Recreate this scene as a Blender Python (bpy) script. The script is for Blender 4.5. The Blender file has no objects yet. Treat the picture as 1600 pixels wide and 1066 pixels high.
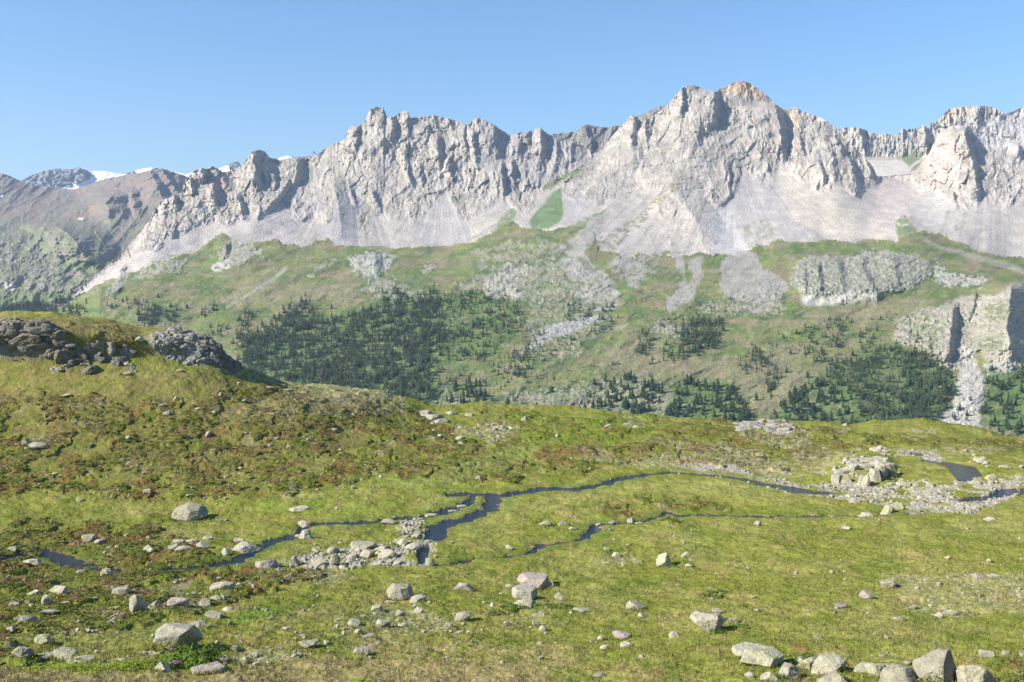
import bpy, math, random
import numpy as np
from mathutils import Vector
R = math.radians
SC = bpy.context.scene
random.seed(7)
# ------------------------------------------------------------------ camera, sky, sun, exposure
F = 1555.0; CX = 800.0; HY = 400.0            # focal length in photo pixels, centre column, horizon row
cd = bpy.data.cameras.new('camera'); cam = bpy.data.objects.new('camera', cd)
SC.collection.objects.link(cam); SC.camera = cam
cd.sensor_width = 36.0; cd.lens = 36.0 * F / 1600.0
cd.shift_y = -(533.0 - HY) / 1600.0
cam.location = (0, 0, 0); cam.rotation_euler = (R(90), 0, 0)
cd.clip_start = 0.5; cd.clip_end = 40000
SUN_EL, SUN_AZ = R(33), R(-110)               # azimuth from +Y towards +X: the sun stands left, a little behind
sun_dir = Vector((math.sin(SUN_AZ)*math.cos(SUN_EL), math.cos(SUN_AZ)*math.cos(SUN_EL), math.sin(SUN_EL)))
sl = bpy.data.lights.new('sun', 'SUN'); so = bpy.data.objects.new('sun', sl); SC.collection.objects.link(so)
sl.energy = 5.0; sl.angle = R(0.5); sl.color = (1.0, 0.94, 0.85)
so.rotation_euler = (-sun_dir).to_track_quat('-Z', 'Y').to_euler(); so.location = (0, 0, 300)
w = bpy.data.worlds.new('World'); SC.world = w; w.use_nodes = True
nt = w.node_tree; bg = nt.nodes['Background']
sky = nt.nodes.new('ShaderNodeTexSky'); sky.sky_type = 'NISHITA'; sky.sun_disc = False
sky.sun_elevation = SUN_EL; sky.sun_rotation = SUN_AZ; sky.altitude = 2300
sky.air_density = 1.5; sky.dust_density = 0.2; sky.ozone_density = 8.0
nt.links.new(sky.outputs[0], bg.inputs[0]); bg.inputs[1].default_value = 0.095
SC.view_settings.view_transform = 'Standard'; SC.view_settings.look = 'None'
SC.view_settings.exposure = 0.9; SC.view_settings.gamma = 1.0
SC.cycles.volume_bounces = 0; SC.cycles.max_bounces = 5; SC.cycles.diffuse_bounces = 2
SC.cycles.use_denoising = True
try:
    SC.cycles.denoising_prefilter = 'ACCURATE'
except Exception: pass

# ------------------------------------------------------------------ helpers
def sm(x, a, b):
    t = np.clip((x - a) / (b - a), 0, 1); return t*t*(3 - 2*t)
_rg = np.random.default_rng(3)
_perm = _rg.permutation(256).astype(np.int32); _perm = np.concatenate([_perm, _perm])
_ga = _rg.uniform(0, 2*np.pi, 256).astype(np.float32); _gx, _gy = np.cos(_ga), np.sin(_ga)
def pn(x, y, seed=0):
    x = np.asarray(x, np.float32) + seed*17.37; y = np.asarray(y, np.float32) + seed*9.71
    xf = np.floor(x); yf = np.floor(y); xi = xf.astype(np.int32) & 255; yi = yf.astype(np.int32) & 255
    u = x - xf; v = y - yf
    def g(ix, iy, du, dv):
        h = _perm[(_perm[ix & 255] + iy) & 255]
        return _gx[h]*du + _gy[h]*dv
    su = u*u*u*(u*(u*6 - 15) + 10); sv = v*v*v*(v*(v*6 - 15) + 10)
    a = g(xi, yi, u, v); b = g(xi+1, yi, u-1, v); c = g(xi, yi+1, u, v-1); d = g(xi+1, yi+1, u-1, v-1)
    return 1.5*((a + su*(b-a)) + sv*((c + su*(d-c)) - (a + su*(b-a))))
def fbm(x, y, o=4, seed=0, gain=.5):
    s = 0; a = 1; n = 0
    for i in range(o):
        s = s + a*pn(x*2**i, y*2**i, seed + i*3); n += a; a *= gain
    return s / n
def ridg(x, y, o=4, seed=0, gain=.55):
    s = 0; a = 1; n = 0
    for i in range(o):
        s = s + a*(1 - 2*np.abs(pn(x*2**i, y*2**i, seed + i*5))); n += a; a *= gain
    return s / n
def worley(x, y, seed=0):
    """distance to the nearest and second nearest jittered cell point, and a random value of the cell"""
    x = np.asarray(x, np.float32); y = np.asarray(y, np.float32)
    xi = np.floor(x).astype(np.int32); yi = np.floor(y).astype(np.int32)
    d1 = np.full(x.shape, 9., np.float32); d2 = d1.copy(); cv = np.zeros(x.shape, np.float32)
    for i in (-1, 0, 1):
        for j in (-1, 0, 1):
            h = _perm[(_perm[(xi+i+seed*7) & 255] + yi + j) & 255]; h2 = _perm[(h + 91) & 255]
            d = np.hypot(xi+i+.15+.7*h/255. - x, yi+j+.15+.7*h2/255. - y).astype(np.float32)
            c = d < d1
            d2 = np.where(c, d1, np.minimum(d2, d)); cv = np.where(c, _perm[(h+33) & 255]/255., cv); d1 = np.where(c, d, d1)
    return d1, d2, cv.astype(np.float32)
def facet(x, y, seed=0):
    """broken rock: every jittered cell is a plane of its own tilt, so neighbours meet in ledges and creases"""
    x = np.asarray(x, np.float32); y = np.asarray(y, np.float32); xi = np.floor(x).astype(np.int32); yi = np.floor(y).astype(np.int32)
    d1 = np.full(x.shape, 99., np.float32); v = np.zeros(x.shape, np.float32)
    for i in (-1, 0, 1):
        for j in (-1, 0, 1):
            h = _perm[(_perm[(xi+i+seed*7) & 255] + yi + j) & 255]; h2 = _perm[(h + 91) & 255]
            dx = x - (xi+i+.1+.8*h/255.); dy = y - (yi+j+.1+.8*h2/255.); d = dx*dx + dy*dy; c = d < d1
            v = np.where(c, _gx[_perm[h+57]]*dx*1.3 + _gy[_perm[h+57]]*dy*.9 + (_perm[h+11]/255. - .5)*.9, v); d1 = np.where(c, d, d1)
    return v.astype(np.float32)
def box(a, r, ax):
    if r < 1: return a
    n = 2*r + 1
    p = np.concatenate([np.repeat(np.take(a, [0], ax), r+1, ax), a, np.repeat(np.take(a, [-1], ax), r, ax)], ax)
    c = np.cumsum(p, ax, dtype=np.float64)
    return ((np.take(c, range(n, c.shape[ax]), ax) - np.take(c, range(0, c.shape[ax]-n), ax)) / n).astype(np.float32)
def blur(a, r):
    r = int(r)
    for _ in range(2): a = box(box(a, r, 0), r, 1)
    return a
def lin(pts, x, k=1):
    return np.interp(x, [p[0] for p in pts], [p[k] for p in pts])
def inside(P, X, Y):
    c = np.zeros(X.shape, bool); n = len(P)
    for i in range(n):
        x1, y1 = P[i]; x2, y2 = P[(i+1) % n]
        if y1 == y2: continue
        t = ((y1 > Y) != (y2 > Y)); c ^= t & (X < (x2-x1)*(Y-y1)/(y2-y1) + x1)
    return c
COLL = SC.collection
def tag(o, label=None, cat=None, group=None, kind=None):
    if label: o['label'] = label
    if cat: o['category'] = cat
    if group: o['group'] = group
    if kind: o['kind'] = kind
    return o
def grid_mesh(name, X, Y, Z, col, mat, keep=None, smooth=True):
    H, W = X.shape
    idx = np.arange(H*W, dtype=np.int32).reshape(H, W)
    q = np.stack([idx[:-1, :-1], idx[1:, :-1], idx[1:, 1:], idx[:-1, 1:]], -1).reshape(-1, 4)
    co = np.stack([X, Y, Z], -1).reshape(-1, 3)
    if keep is not None:
        k = (keep[:-1, :-1] | keep[1:, :-1] | keep[1:, 1:] | keep[:-1, 1:]).reshape(-1)
        q = q[k]; u, inv = np.unique(q, return_inverse=True); co = co[u]; q = inv.reshape(-1, 4)
        col = None if col is None else col.reshape(-1, col.shape[-1])[u]
    return raw_mesh(name, co, q, col, mat, smooth)
def raw_mesh(name, co, q, col, mat, smooth=True, link=True):
    """vertices (n,3), faces (m,3|4), per-vertex colour (n,3)"""
    n = q.shape[1]; me = bpy.data.meshes.new(name)
    me.vertices.add(len(co)); me.vertices.foreach_set('co', np.ascontiguousarray(co, np.float32).ravel())
    me.loops.add(q.size); me.loops.foreach_set('vertex_index', np.ascontiguousarray(q, np.int32).ravel())
    me.polygons.add(len(q)); me.polygons.foreach_set('loop_start', np.arange(0, q.size, n, dtype=np.int32))
    me.polygons.foreach_set('loop_total', np.full(len(q), n, np.int32))
    me.update(calc_edges=True)
    me.polygons.foreach_set('use_smooth', np.full(len(q), bool(smooth)))
    if col is not None:
        at = me.color_attributes.new('tint', 'FLOAT_COLOR', 'POINT')
        c = np.ones((len(co), 4), np.float32); c[:, :3] = np.clip(col.reshape(-1, 3), 0, 1); at.data.foreach_set('color', c.ravel())
    me.materials.append(mat); me.validate()
    if not link: return me
    o = bpy.data.objects.new(name, me); COLL.objects.link(o); return o

# ------------------------------------------------------------------ materials
def newmat(name):
    m = bpy.data.materials.new(name); m.use_nodes = True; return m, m.node_tree.nodes, m.node_tree.links
def ground_mat(name, s1, s2, bump, amt=.35, rough=.95, spec=.12):
    """the ground's own colour from its attribute, varied by two noises, with bump"""
    m, N, L = newmat(name); b = N['Principled BSDF']; b.inputs['Roughness'].default_value = rough
    b.inputs['Specular IOR Level'].default_value = spec*.3
    at = N.new('ShaderNodeAttribute'); at.attribute_name = 'tint'
    tc = N.new('ShaderNodeTexCoord')
    n1 = N.new('ShaderNodeTexNoise'); n1.inputs['Scale'].default_value = s1; n1.inputs['Detail'].default_value = 6
    n2 = N.new('ShaderNodeTexNoise'); n2.inputs['Scale'].default_value = s2; n2.inputs['Detail'].default_value = 4
    for n in (n1, n2): L.new(tc.outputs['Object'], n.inputs['Vector'])
    r = N.new('ShaderNodeMapRange'); r.inputs[1].default_value = .25; r.inputs[2].default_value = .75
    r.inputs[3].default_value = 1-amt; r.inputs[4].default_value = 1+amt; L.new(n1.outputs[0], r.inputs[0])
    r2 = N.new('ShaderNodeMapRange'); r2.inputs[1].default_value = .25; r2.inputs[2].default_value = .75
    r2.inputs[3].default_value = 1-amt*.7; r2.inputs[4].default_value = 1+amt*.7; L.new(n2.outputs[0], r2.inputs[0])
    mu = N.new('ShaderNodeMath'); mu.operation = 'MULTIPLY'; L.new(r.outputs[0], mu.inputs[0]); L.new(r2.outputs[0], mu.inputs[1])
    v = N.new('ShaderNodeVectorMath'); v.operation = 'SCALE'; L.new(at.outputs['Color'], v.inputs[0]); L.new(mu.outputs[0], v.inputs['Scale'])
    L.new(v.outputs[0], b.inputs['Base Color'])
    bp = N.new('ShaderNodeBump'); bp.inputs['Strength'].default_value = 1; bp.inputs['Distance'].default_value = bump
    L.new(n1.outputs[0], bp.inputs['Height']); L.new(bp.outputs[0], b.inputs['Normal'])
    return m
M_MTN = ground_mat('mountain_rock', .16, .02, 3.5, .25)
M_FAR = ground_mat('far_rock', .02, .005, 10., .15)
M_GND = ground_mat('meadow_ground', 4.0, .6, .12, .32)
M_LEAF = ground_mat('leaves', 2.0, .3, .0, .25, .7, .2)
M_TREE = ground_mat('conifer_needles', 1.0, .1, .0, .3, .8, .15)
def rock_mat(name, base, dark, lich, lich_amt, scale=1.0):
    m, N, L = newmat(name); b = N['Principled BSDF']; b.inputs['Roughness'].default_value = .92
    b.inputs['Specular IOR Level'].default_value = .06
    tc = N.new('ShaderNodeTexCoord'); oi = N.new('ShaderNodeObjectInfo')
    ad = N.new('ShaderNodeVectorMath'); ad.operation = 'ADD'
    sc = N.new('ShaderNodeVectorMath'); sc.operation = 'SCALE'; sc.inputs[0].default_value = (37, 91, 53); L.new(oi.outputs['Random'], sc.inputs['Scale'])
    ge = N.new('ShaderNodeNewGeometry'); L.new(ge.outputs['Position'], ad.inputs[0]); L.new(sc.outputs[0], ad.inputs[1])
    def noise(s, d=5, ro=.6):
        n = N.new('ShaderNodeTexNoise'); n.inputs['Scale'].default_value = s*scale; n.inputs['Detail'].default_value = d; n.inputs['Roughness'].default_value = ro
        L.new(ad.outputs[0], n.inputs['Vector']); return n
    def ramp(n, a, b_):
        r = N.new('ShaderNodeMapRange'); r.interpolation_type = 'SMOOTHSTEP'; r.inputs[1].default_value = a; r.inputs[2].default_value = b_; L.new(n.outputs[0], r.inputs[0]); return r
    def mix(fac, c1, c2):
        x = N.new('ShaderNodeMix'); x.data_type = 'RGBA'
        L.new(fac.outputs[0], x.inputs[0])
        for c, k in ((c1, 6), (c2, 7)):
            if isinstance(c, tuple): x.inputs[k].default_value = (*c, 1)
            else: L.new(c, x.inputs[k])
        return x.outputs[2]
    c = mix(ramp(noise(1.7, 8, .7), .35, .7), base, tuple(k*.58 for k in base))
    c = mix(ramp(noise(6, 4), .58, .68), c, dark)
    c = mix(ramp(noise(2.6, 6, .7), .60-lich_amt, .70-lich_amt*.6), c, lich)
    rr = N.new('ShaderNodeMapRange'); rr.inputs[3].default_value = .82; rr.inputs[4].default_value = 1.12; L.new(oi.outputs['Random'], rr.inputs[0])
    v = N.new('ShaderNodeVectorMath'); v.operation = 'SCALE'; L.new(c, v.inputs[0]); L.new(rr.outputs[0], v.inputs['Scale'])
    L.new(v.outputs[0], b.inputs['Base Color'])
    bn = noise(3.5, 9, .68); bp = N.new('ShaderNodeBump'); bp.inputs['Strength'].default_value = .9; bp.inputs['Distance'].default_value = .22/scale
    L.new(bn.outputs[0], bp.inputs['Height']); L.new(bp.outputs[0], b.inputs['Normal'])
    return m
M_ROCK = rock_mat('boulder_stone', (.47, .43, .315), (.22, .195, .145), (.42, .415, .24), .08)
M_ROCKG = rock_mat('grey_stone', (.42, .39, .295), (.19, .175, .135), (.37, .37, .22), .05)
M_ROCKY = rock_mat('lichen_stone', (.48, .46, .31), (.25, .24, .17), (.45, .44, .20), .07)
M_ROCKP = rock_mat('pinkish_stone', (.45, .385, .32), (.24, .19, .165), (.40, .385, .26), .0)
M_CRAG = rock_mat('crag_stone', (.25, .225, .185), (.10, .09, .075), (.17, .165, .07), .06, .6)  # darker lichened rock, with the crag's shade also put into the base colour
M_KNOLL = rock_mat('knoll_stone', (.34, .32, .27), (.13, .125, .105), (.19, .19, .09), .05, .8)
# ------------------------------------------------------------------ terrain sheets: rows run from a skyline down, columns across
ROCK = (.375, .328, .275); SCREE = (.42, .375, .325); PALE = (.52, .475, .42); GRS = (.165, .185, .078); OLV = (.215, .20, .10)
GRN = (.115, .185, .05); BRN = (.235, .20, .135); DKG = (.07, .10, .045); SNOW = (.85, .87, .9)
def widen(X, Y, Z, C, ds):
    """carry both side edges of a sheet outwards, so that the land goes on beyond the frame"""
    L_ = [X[:, :1] - d for d in reversed(ds)]; R_ = [X[:, -1:] + d for d in ds]; n = len(ds)
    dz = [min(1, d/20)*2.0*pn(Y[:, :1]/40, Y[:, :1]*0 + d/30, 5) - .02*d for d in ds]
    X2 = np.concatenate(L_ + [X] + R_, 1); Y2 = np.concatenate([Y[:, :1]]*n + [Y] + [Y[:, -1:]]*n, 1)
    Z2 = np.concatenate([Z[:, :1] + q for q in reversed(dz)] + [Z] + [Z[:, -1:] + q for q in dz], 1)
    C2 = np.concatenate([C[:, :1]]*n + [C] + [C[:, -1:]]*n, 1); s_ = max(ds)/75
    for sl_, ix in ((slice(0, n), range(n)), (slice(-n, None), range(n))):       # the turf changes sideways too
        f_ = fbm(X2[:, sl_]/s_, Y2[:, sl_]/s_, 4, 7)[..., None]; m_ = C2[:, sl_].mean((0, 1))[None, None]; C2[:, sl_] = .35*C2[:, sl_] + .65*m_*(1 + .5*f_*np.array([1.2, .8, 1.]))
    return X2, Y2, Z2, C2
class Sheet:
    def __init__(s, px0, px1, sky, rows, bottom, D, step=1.0, jag=0., blurD=0, cols=None):
        px = np.arange(px0, px1 + step, step, dtype=np.float32); s.px = px; t = np.linspace(0, 1, rows, dtype=np.float32)[:, None]
        skyl = lin(sky, px).astype(np.float32)
        s.sky = skyl; bot = bottom if np.isscalar(bottom) else lin(bottom, px).astype(np.float32)
        s.Y = skyl[None] + t*(bot - skyl)[None]
        if jag: s.Y = s.Y - (jag*(.65*ridg(px/7, px*0, 3, 41) + .5*pn(px/2.5, px*0, 43)))[None]*np.clip(1 - t/.05, 0, 1)
        s.Y = s.Y.astype(np.float32); s.X = np.broadcast_to(px[None], s.Y.shape).astype(np.float32).copy()
        s.H, s.W = s.Y.shape; s.D = D(s).astype(np.float32)
        if blurD: s.D = box(box(s.D, blurD, 0), blurD, 0)
        s.rgb = np.zeros((s.H, s.W, 3), np.float32); s.w1 = (fbm(s.X/45, s.Y/28, 4, 11), fbm(s.X/45, s.Y/28, 4, 23))
        s.step = step; s.m = {}
    def mask(s, P, warp=6, soft=1):
        P = [(float(a), float(b)) for a, b in P]
        ax = [p[0] for p in P]; x0 = max(0, int((min(ax) - s.px[0])/s.step - warp*2 - soft*4 - 3)); x1 = min(s.W, int((max(ax) - s.px[0])/s.step + warp*2 + soft*4 + 3))
        m = np.zeros((s.H, s.W), np.float32)
        if x1 <= x0: return m
        sl = slice(x0, x1)
        X = s.X[:, sl] + warp*1.6*s.w1[0][:, sl]; Y = s.Y[:, sl] + warp*1.2*s.w1[1][:, sl]
        m[:, sl] = blur(inside(P, X, Y).astype(np.float32), soft); return m
    def paint(s, P, col, op=1., warp=6, soft=1, tex=None, base=None):
        m = s.mask(P, warp, soft) if base is None else base
        if tex:                                                    # (x size, y size, threshold, width, seed)
            m = m*sm(fbm(s.X/tex[0], s.Y/tex[1], 5, tex[4], .6), tex[2]-tex[3], tex[2]+tex[3])
        m = (m*op)[..., None]; s.rgb = s.rgb*(1-m) + np.array(col, np.float32)*m; return m[..., 0]
    def world(s, R=0):
        D = s.D - R; return (s.X - CX)/F*D, D, (HY - s.Y)/F*D
    def build(s, name, mat, R, back=((60, -15), (400, -260), (1100, -700)), extra_rows=None):
        X, Y, Z = s.world(R); b = []; c = []
        for dd, dz in reversed(back):
            k = (Y[:1] + dd)/Y[:1]; b.append((X[:1]*k, Y[:1] + dd, Z[:1] + dz)); c.append(s.rgb[:1])
        f = extra_rows(X, Y, Z) if extra_rows else []
        X = np.concatenate([i[0] for i in b] + [X] + [i[0] for i in f]); Y = np.concatenate([i[1] for i in b] + [Y] + [i[1] for i in f])
        Z = np.concatenate([i[2] for i in b] + [Z] + [i[2] for i in f]); C = np.concatenate(c + [s.rgb] + [s.rgb[-1:]]*len(f))
        if extra_rows: X, Y, Z, C = widen(X, Y, Z, C, (60, 200, 500, 1100, 2000))
        o = grid_mesh(name, X, Y, Z, C, mat); o['kind'] = 'structure'; return o
def knots(cols):
    """cols: [(px, [(py, D), ...])] with the same number of knots each -> D(sheet)"""
    def f(s):
        n = len(cols[0][1]); cx = [c[0] for c in cols]
        ky = [np.interp(s.px, cx, [c[1][i][0] for c in cols]) for i in range(n)]; kd = [np.interp(s.px, cx, [c[1][i][1] for c in cols]) for i in range(n)]
        sm1 = lambda v: box(box(np.asarray(v, np.float32)[None], 16, 1), 16, 1)[0]
        ky = [sm1(k) for k in ky]; kd = [sm1(k) for k in kd]; ky[0] = np.minimum(sm1(s.sky), s.sky)
        for i in range(1, n): ky[i] = np.maximum(ky[i], ky[i-1] + 2)
        D = np.empty_like(s.Y)
        for j in range(s.W): D[:, j] = np.interp(s.Y[:, j], [k[j] for k in ky], [k[j] for k in kd])
        return D
    return f
def fins(s, L):
    """hand placed buttresses: [(polyline (x,y)..), left width, right width, height]"""
    out = np.zeros_like(s.D)
    for P, wl, wr, A in L:
        y0, y1 = P[0][1], P[-1][1]
        x0 = lin([(p[1], p[0]) for p in P], s.Y) + 2.6*pn(s.Y/9, s.Y*0 + P[0][0], 5) + 1.6*pn(s.Y/3, s.Y*0 + P[0][0], 7)
        u = s.X - x0; v = np.where(u < 0, 1 + u/wl, 1 - u/wr)
        ln = y1 - y0; e = sm(s.Y, y0 - 9, y0 + .1*ln)*(1 - sm(s.Y, y1 - .5*ln, y1 + .3*ln + 4)); out = np.maximum(out, A*np.clip(v, 0, 1)*e)
    return out

# ---- far snow peaks
S = Sheet(-160, 620, [(-160, 300), (0, 292), (34, 282), (54, 272), (71, 267), (91, 263.5), (101, 265), (111, 265), (123, 262), (138, 267), (145, 268), (162, 267.5), (176, 270), (194, 272.6), (206, 268.6), (213, 266), (219, 264.5), (236, 262), (250, 263.5), (270, 267), (290, 273), (300, 270), (341, 264), (351, 260), (363, 255), (371, 252), (377, 259), (400, 262), (425, 252), (432, 248), (449, 243.5), (459, 246.6), (486, 244), (490, 236), (496, 243), (520, 260), (620, 270)], 70, 330, lambda s: 12500 - (s.Y - s.sky[None])*22, 1, .8)
n = ridg(S.X/11, S.Y/9, 4, 3); S.rgb[:] = (.22, .225, .24)
S.rgb *= (.85 + .3*fbm(S.X/4, S.Y/3, 3, 9))[..., None]
for P in ([(136, 266), (150, 260), (196, 266), (196, 276), (165, 282), (140, 289), (128, 297), (92, 296), (105, 290), (128, 285), (142, 280), (147, 276)], [(210, 268), (222, 262), (245, 262), (232, 270), (216, 272)], [(258, 262), (300, 270), (300, 285), (270, 275)], [(338, 263), (356, 258), (360, 268), (338, 272)], [(300, 270), (322, 270), (322, 290), (296, 290)], [(430, 250), (449, 240), (457, 246), (462, 256), (430, 258)]):
    S.paint(P, SNOW, 1, 1.5, 0)
S.paint([(112, 276), (132, 275), (134, 284), (114, 286)], (.22, .225, .24), 1, 1, 0)
snw = blur((S.rgb[..., 0] > .7).astype(np.float32), 2); S.build('snow_peaks', M_FAR, 230*n*(1-.85*snw) + fins(S, [([(111, 265), (104, 285)], 14, 8, 170), ([(126, 264), (128, 285)], 18, 9, 200), ([(75, 266), (66, 290)], 12, 9, 120)]) - 150)

# ---- brown mountain and knolls on the left
S = Sheet(-200, 330, [(-200, 262), (-60, 266), (0, 271), (13, 274), (30, 282), (40, 287), (54, 290.5), (94, 294), (115, 296), (135, 290), (159, 281), (189, 275), (203, 272), (216, 271), (236, 266), (250, 265), (270, 268.6), (294, 277), (330, 300)], 300, 500,
          knots([(-200, [(266, 8200), (330, 7000), (372, 6000), (440, 5000), (500, 4200)]), (100, [(294, 8200), (330, 7200), (372, 6000), (440, 5000), (500, 4200)]), (236, [(266, 7600), (330, 6900), (380, 6100), (440, 5000), (500, 4200)]), (330, [(300, 7800), (330, 6900), (380, 6100), (440, 5000), (500, 4200)])]), .8, .5, 8)
S.rgb[:] = (.195, .168, .142)
S.paint(None, (.20, .21, .12), .8, base=sm(S.Y, 300, 350), tex=(26, 14, .0, .12, 31))
S.paint(None, (.235, .175, .148), .7, base=1-sm(S.Y, 330, 370), tex=(40, 22, .08, .12, 33))
gm = S.mask([(-200, 355), (60, 350), (90, 340), (180, 400), (200, 440), (230, 520), (-200, 520)], 16, 16); G = S.paint(None, (.24, .225, .18), .8, base=gm*sm(fbm(S.X/12, S.Y/8, 5, 35, .65) + .5*(gm-.9), -.1, .12))
S.paint([(-200, 350), (60, 345), (200, 390), (230, 520), (-200, 520)], (.15, .165, .085), .8, 16, 16, (20, 9, .0, .1, 37))
S.paint([(-200, 452), (80, 458), (200, 460), (200, 520), (-200, 520)], (.14, .17, .07), .85, 3, 2)
S.paint([(95, 412), (140, 405), (175, 408), (178, 418), (130, 425), (100, 420)], (.16, .19, .08), .9, 3, 1)
S.paint([(10, 440), (28, 446), (20, 455), (8, 452)], (.5, .46, .41), .9, 2, 0)
for P in ([(-2, 305), (6, 305), (4, 308), (-2, 308)], [(122, 341), (130, 340), (129, 343), (122, 343)]): S.paint(P, SNOW, 1, .5, 0)
rk = blur(G, 2)
R_ = 75*ridg(S.X/42, S.Y/30 + S.X/60, 5, 51, .5) + rk*30*facet(S.X/11, S.Y/8, 55) + rk*12*facet(S.X/5, S.Y/4, 56) + 6*ridg(S.X/5, S.Y/4, 3, 57) + 60*rk*ridg(S.X/60, S.Y/34, 2, 58)
R_ += fins(S, [([(178, 305), (166, 318), (172, 345)], 30, 40, 330), ([(206, 300), (210, 330)], 22, 12, 130), ([(236, 270), (262, 330)], 34, 14, 150), ([(255, 268), (285, 310)], 20, 9, 110),
               ([(88, 352), (112, 370), (138, 410)], 60, 62, 460), ([(150, 362), (170, 395)], 20, 22, 180), ([(60, 352), (78, 375)], 34, 22, 100), ([(15, 415), (20, 445)], 22, 12, 70), ([(120, 418), (142, 440)], 30, 12, 90)])
S.build('brown_mountain', M_FAR, R_ - 60)

# ---- dark ridge peeping out between the two massifs
S = Sheet(830, 1070, [(830, 226), (862, 210), (881, 208), (901, 206), (910, 198), (916.5, 194.6), (932, 198), (948.6, 199.6), (969, 195.6), (984, 186), (999, 181), (1016, 172.6), (1033, 166), (1040, 166), (1070, 172)], 120, 300, lambda s: 6600 - (s.Y - s.sky[None])*8, .8, 1.)
S.rgb[:] = (.17, .16, .15); S.paint(None, (.25, .235, .21), .7, base=np.ones_like(S.D), tex=(10, 16, .1, .12, 3)); S.paint(None, (.15, .17, .09), .6, base=np.ones_like(S.D), tex=(14, 6, .15, .1, 5))
S.paint([(1008, 188), (1026, 178), (1040, 168), (1046, 168), (1030, 186), (1015, 194)], (.6, .58, .55), 1, 1, 0)
S.build('dark_ridge', M_FAR, 50*ridg(S.X/15 + S.Y/30, S.Y/30, 4, 61) + 10*ridg(S.X/5, S.Y/5, 3, 63) + fins(S, [([(914, 196), (925, 235)], 22, 10, 90), ([(960, 198), (940, 240)], 14, 10, 60)]))

# ---- serrated back wall and pale basin on the right
S = Sheet(1280, 1680, [(1280, 215), (1307, 202), (1319, 200), (1341, 199), (1353, 204), (1369, 210), (1383, 208), (1392, 211.5), (1399, 210), (1404, 212), (1407.5, 201.6), (1417, 202.5), (1431, 201.6), (1438, 199), (1443, 195), (1450, 202), (1455, 192), (1465, 190), (1474, 179), (1482, 170.7), (1499, 168), (1516, 166), (1544, 166.4), (1558, 170.7), (1569, 178), (1600, 186), (1680, 196)], 170, 310,
          lambda s: np.interp(s.Y, [165, 245, 262, 310], [6000, 5750, 5500, 4950]), .8, 1.2)
S.rgb[:] = (.40, .375, .345)
S.paint(None, (.36, .335, .29), .5, base=np.ones_like(S.D), tex=(6, 12, .0, .14, 3)); S.paint(None, (.26, .28, .18), .6, base=np.ones_like(S.D), tex=(8, 14, .15, .1, 5))
S.paint([(1466, 196), (1484, 168), (1512, 163), (1518, 175), (1500, 182), (1485, 190), (1475, 198)], (.46, .36, .26), .75, 2, 1); S.paint([(1518, 168), (1555, 164), (1580, 180), (1556, 190), (1530, 178)], (.36, .31, .27), .8, 2, 1)
S.paint([(1340, 248), (1380, 243), (1432, 247), (1450, 235), (1462, 225), (1480, 330), (1340, 330)], PALE, 1, 9, 4)
S.paint([(1350, 246), (1372, 243), (1430, 246), (1425, 252), (1385, 251), (1352, 252)], (.38, .33, .28), .8, 2, 1)
for P in ([(1402, 243), (1435, 240), (1455, 228), (1462, 218), (1466, 214), (1470, 224), (1440, 245), (1420, 262)], [(1425, 262), (1455, 240), (1462, 252), (1440, 262), (1420, 270)]): S.paint(P, (.17, .205, .09), .85, 2, 1)
cl = 1 - sm(S.Y + 9*fbm(S.X/14, S.Y/14, 3, 70), 234, 254)
R_ = cl*(15*facet(S.X/9, S.Y/20, 71) + 14*ridg(S.X/16, S.Y/34, 4, 72) + 9*facet(S.X/3.5, S.Y/8, 73)) + 3*ridg(S.X/7, S.Y/7, 3, 75) + fins(S, [([(1443, 195), (1448, 235)], 12, 6, 60), ([(1340, 199), (1352, 240)], 20, 12, 60), ([(1530, 168), (1524, 200)], 16, 10, 60), ([(1410, 203), (1412, 235)], 10, 4, 30)])
S.build('serrated_back_wall', M_MTN, R_)
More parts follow.
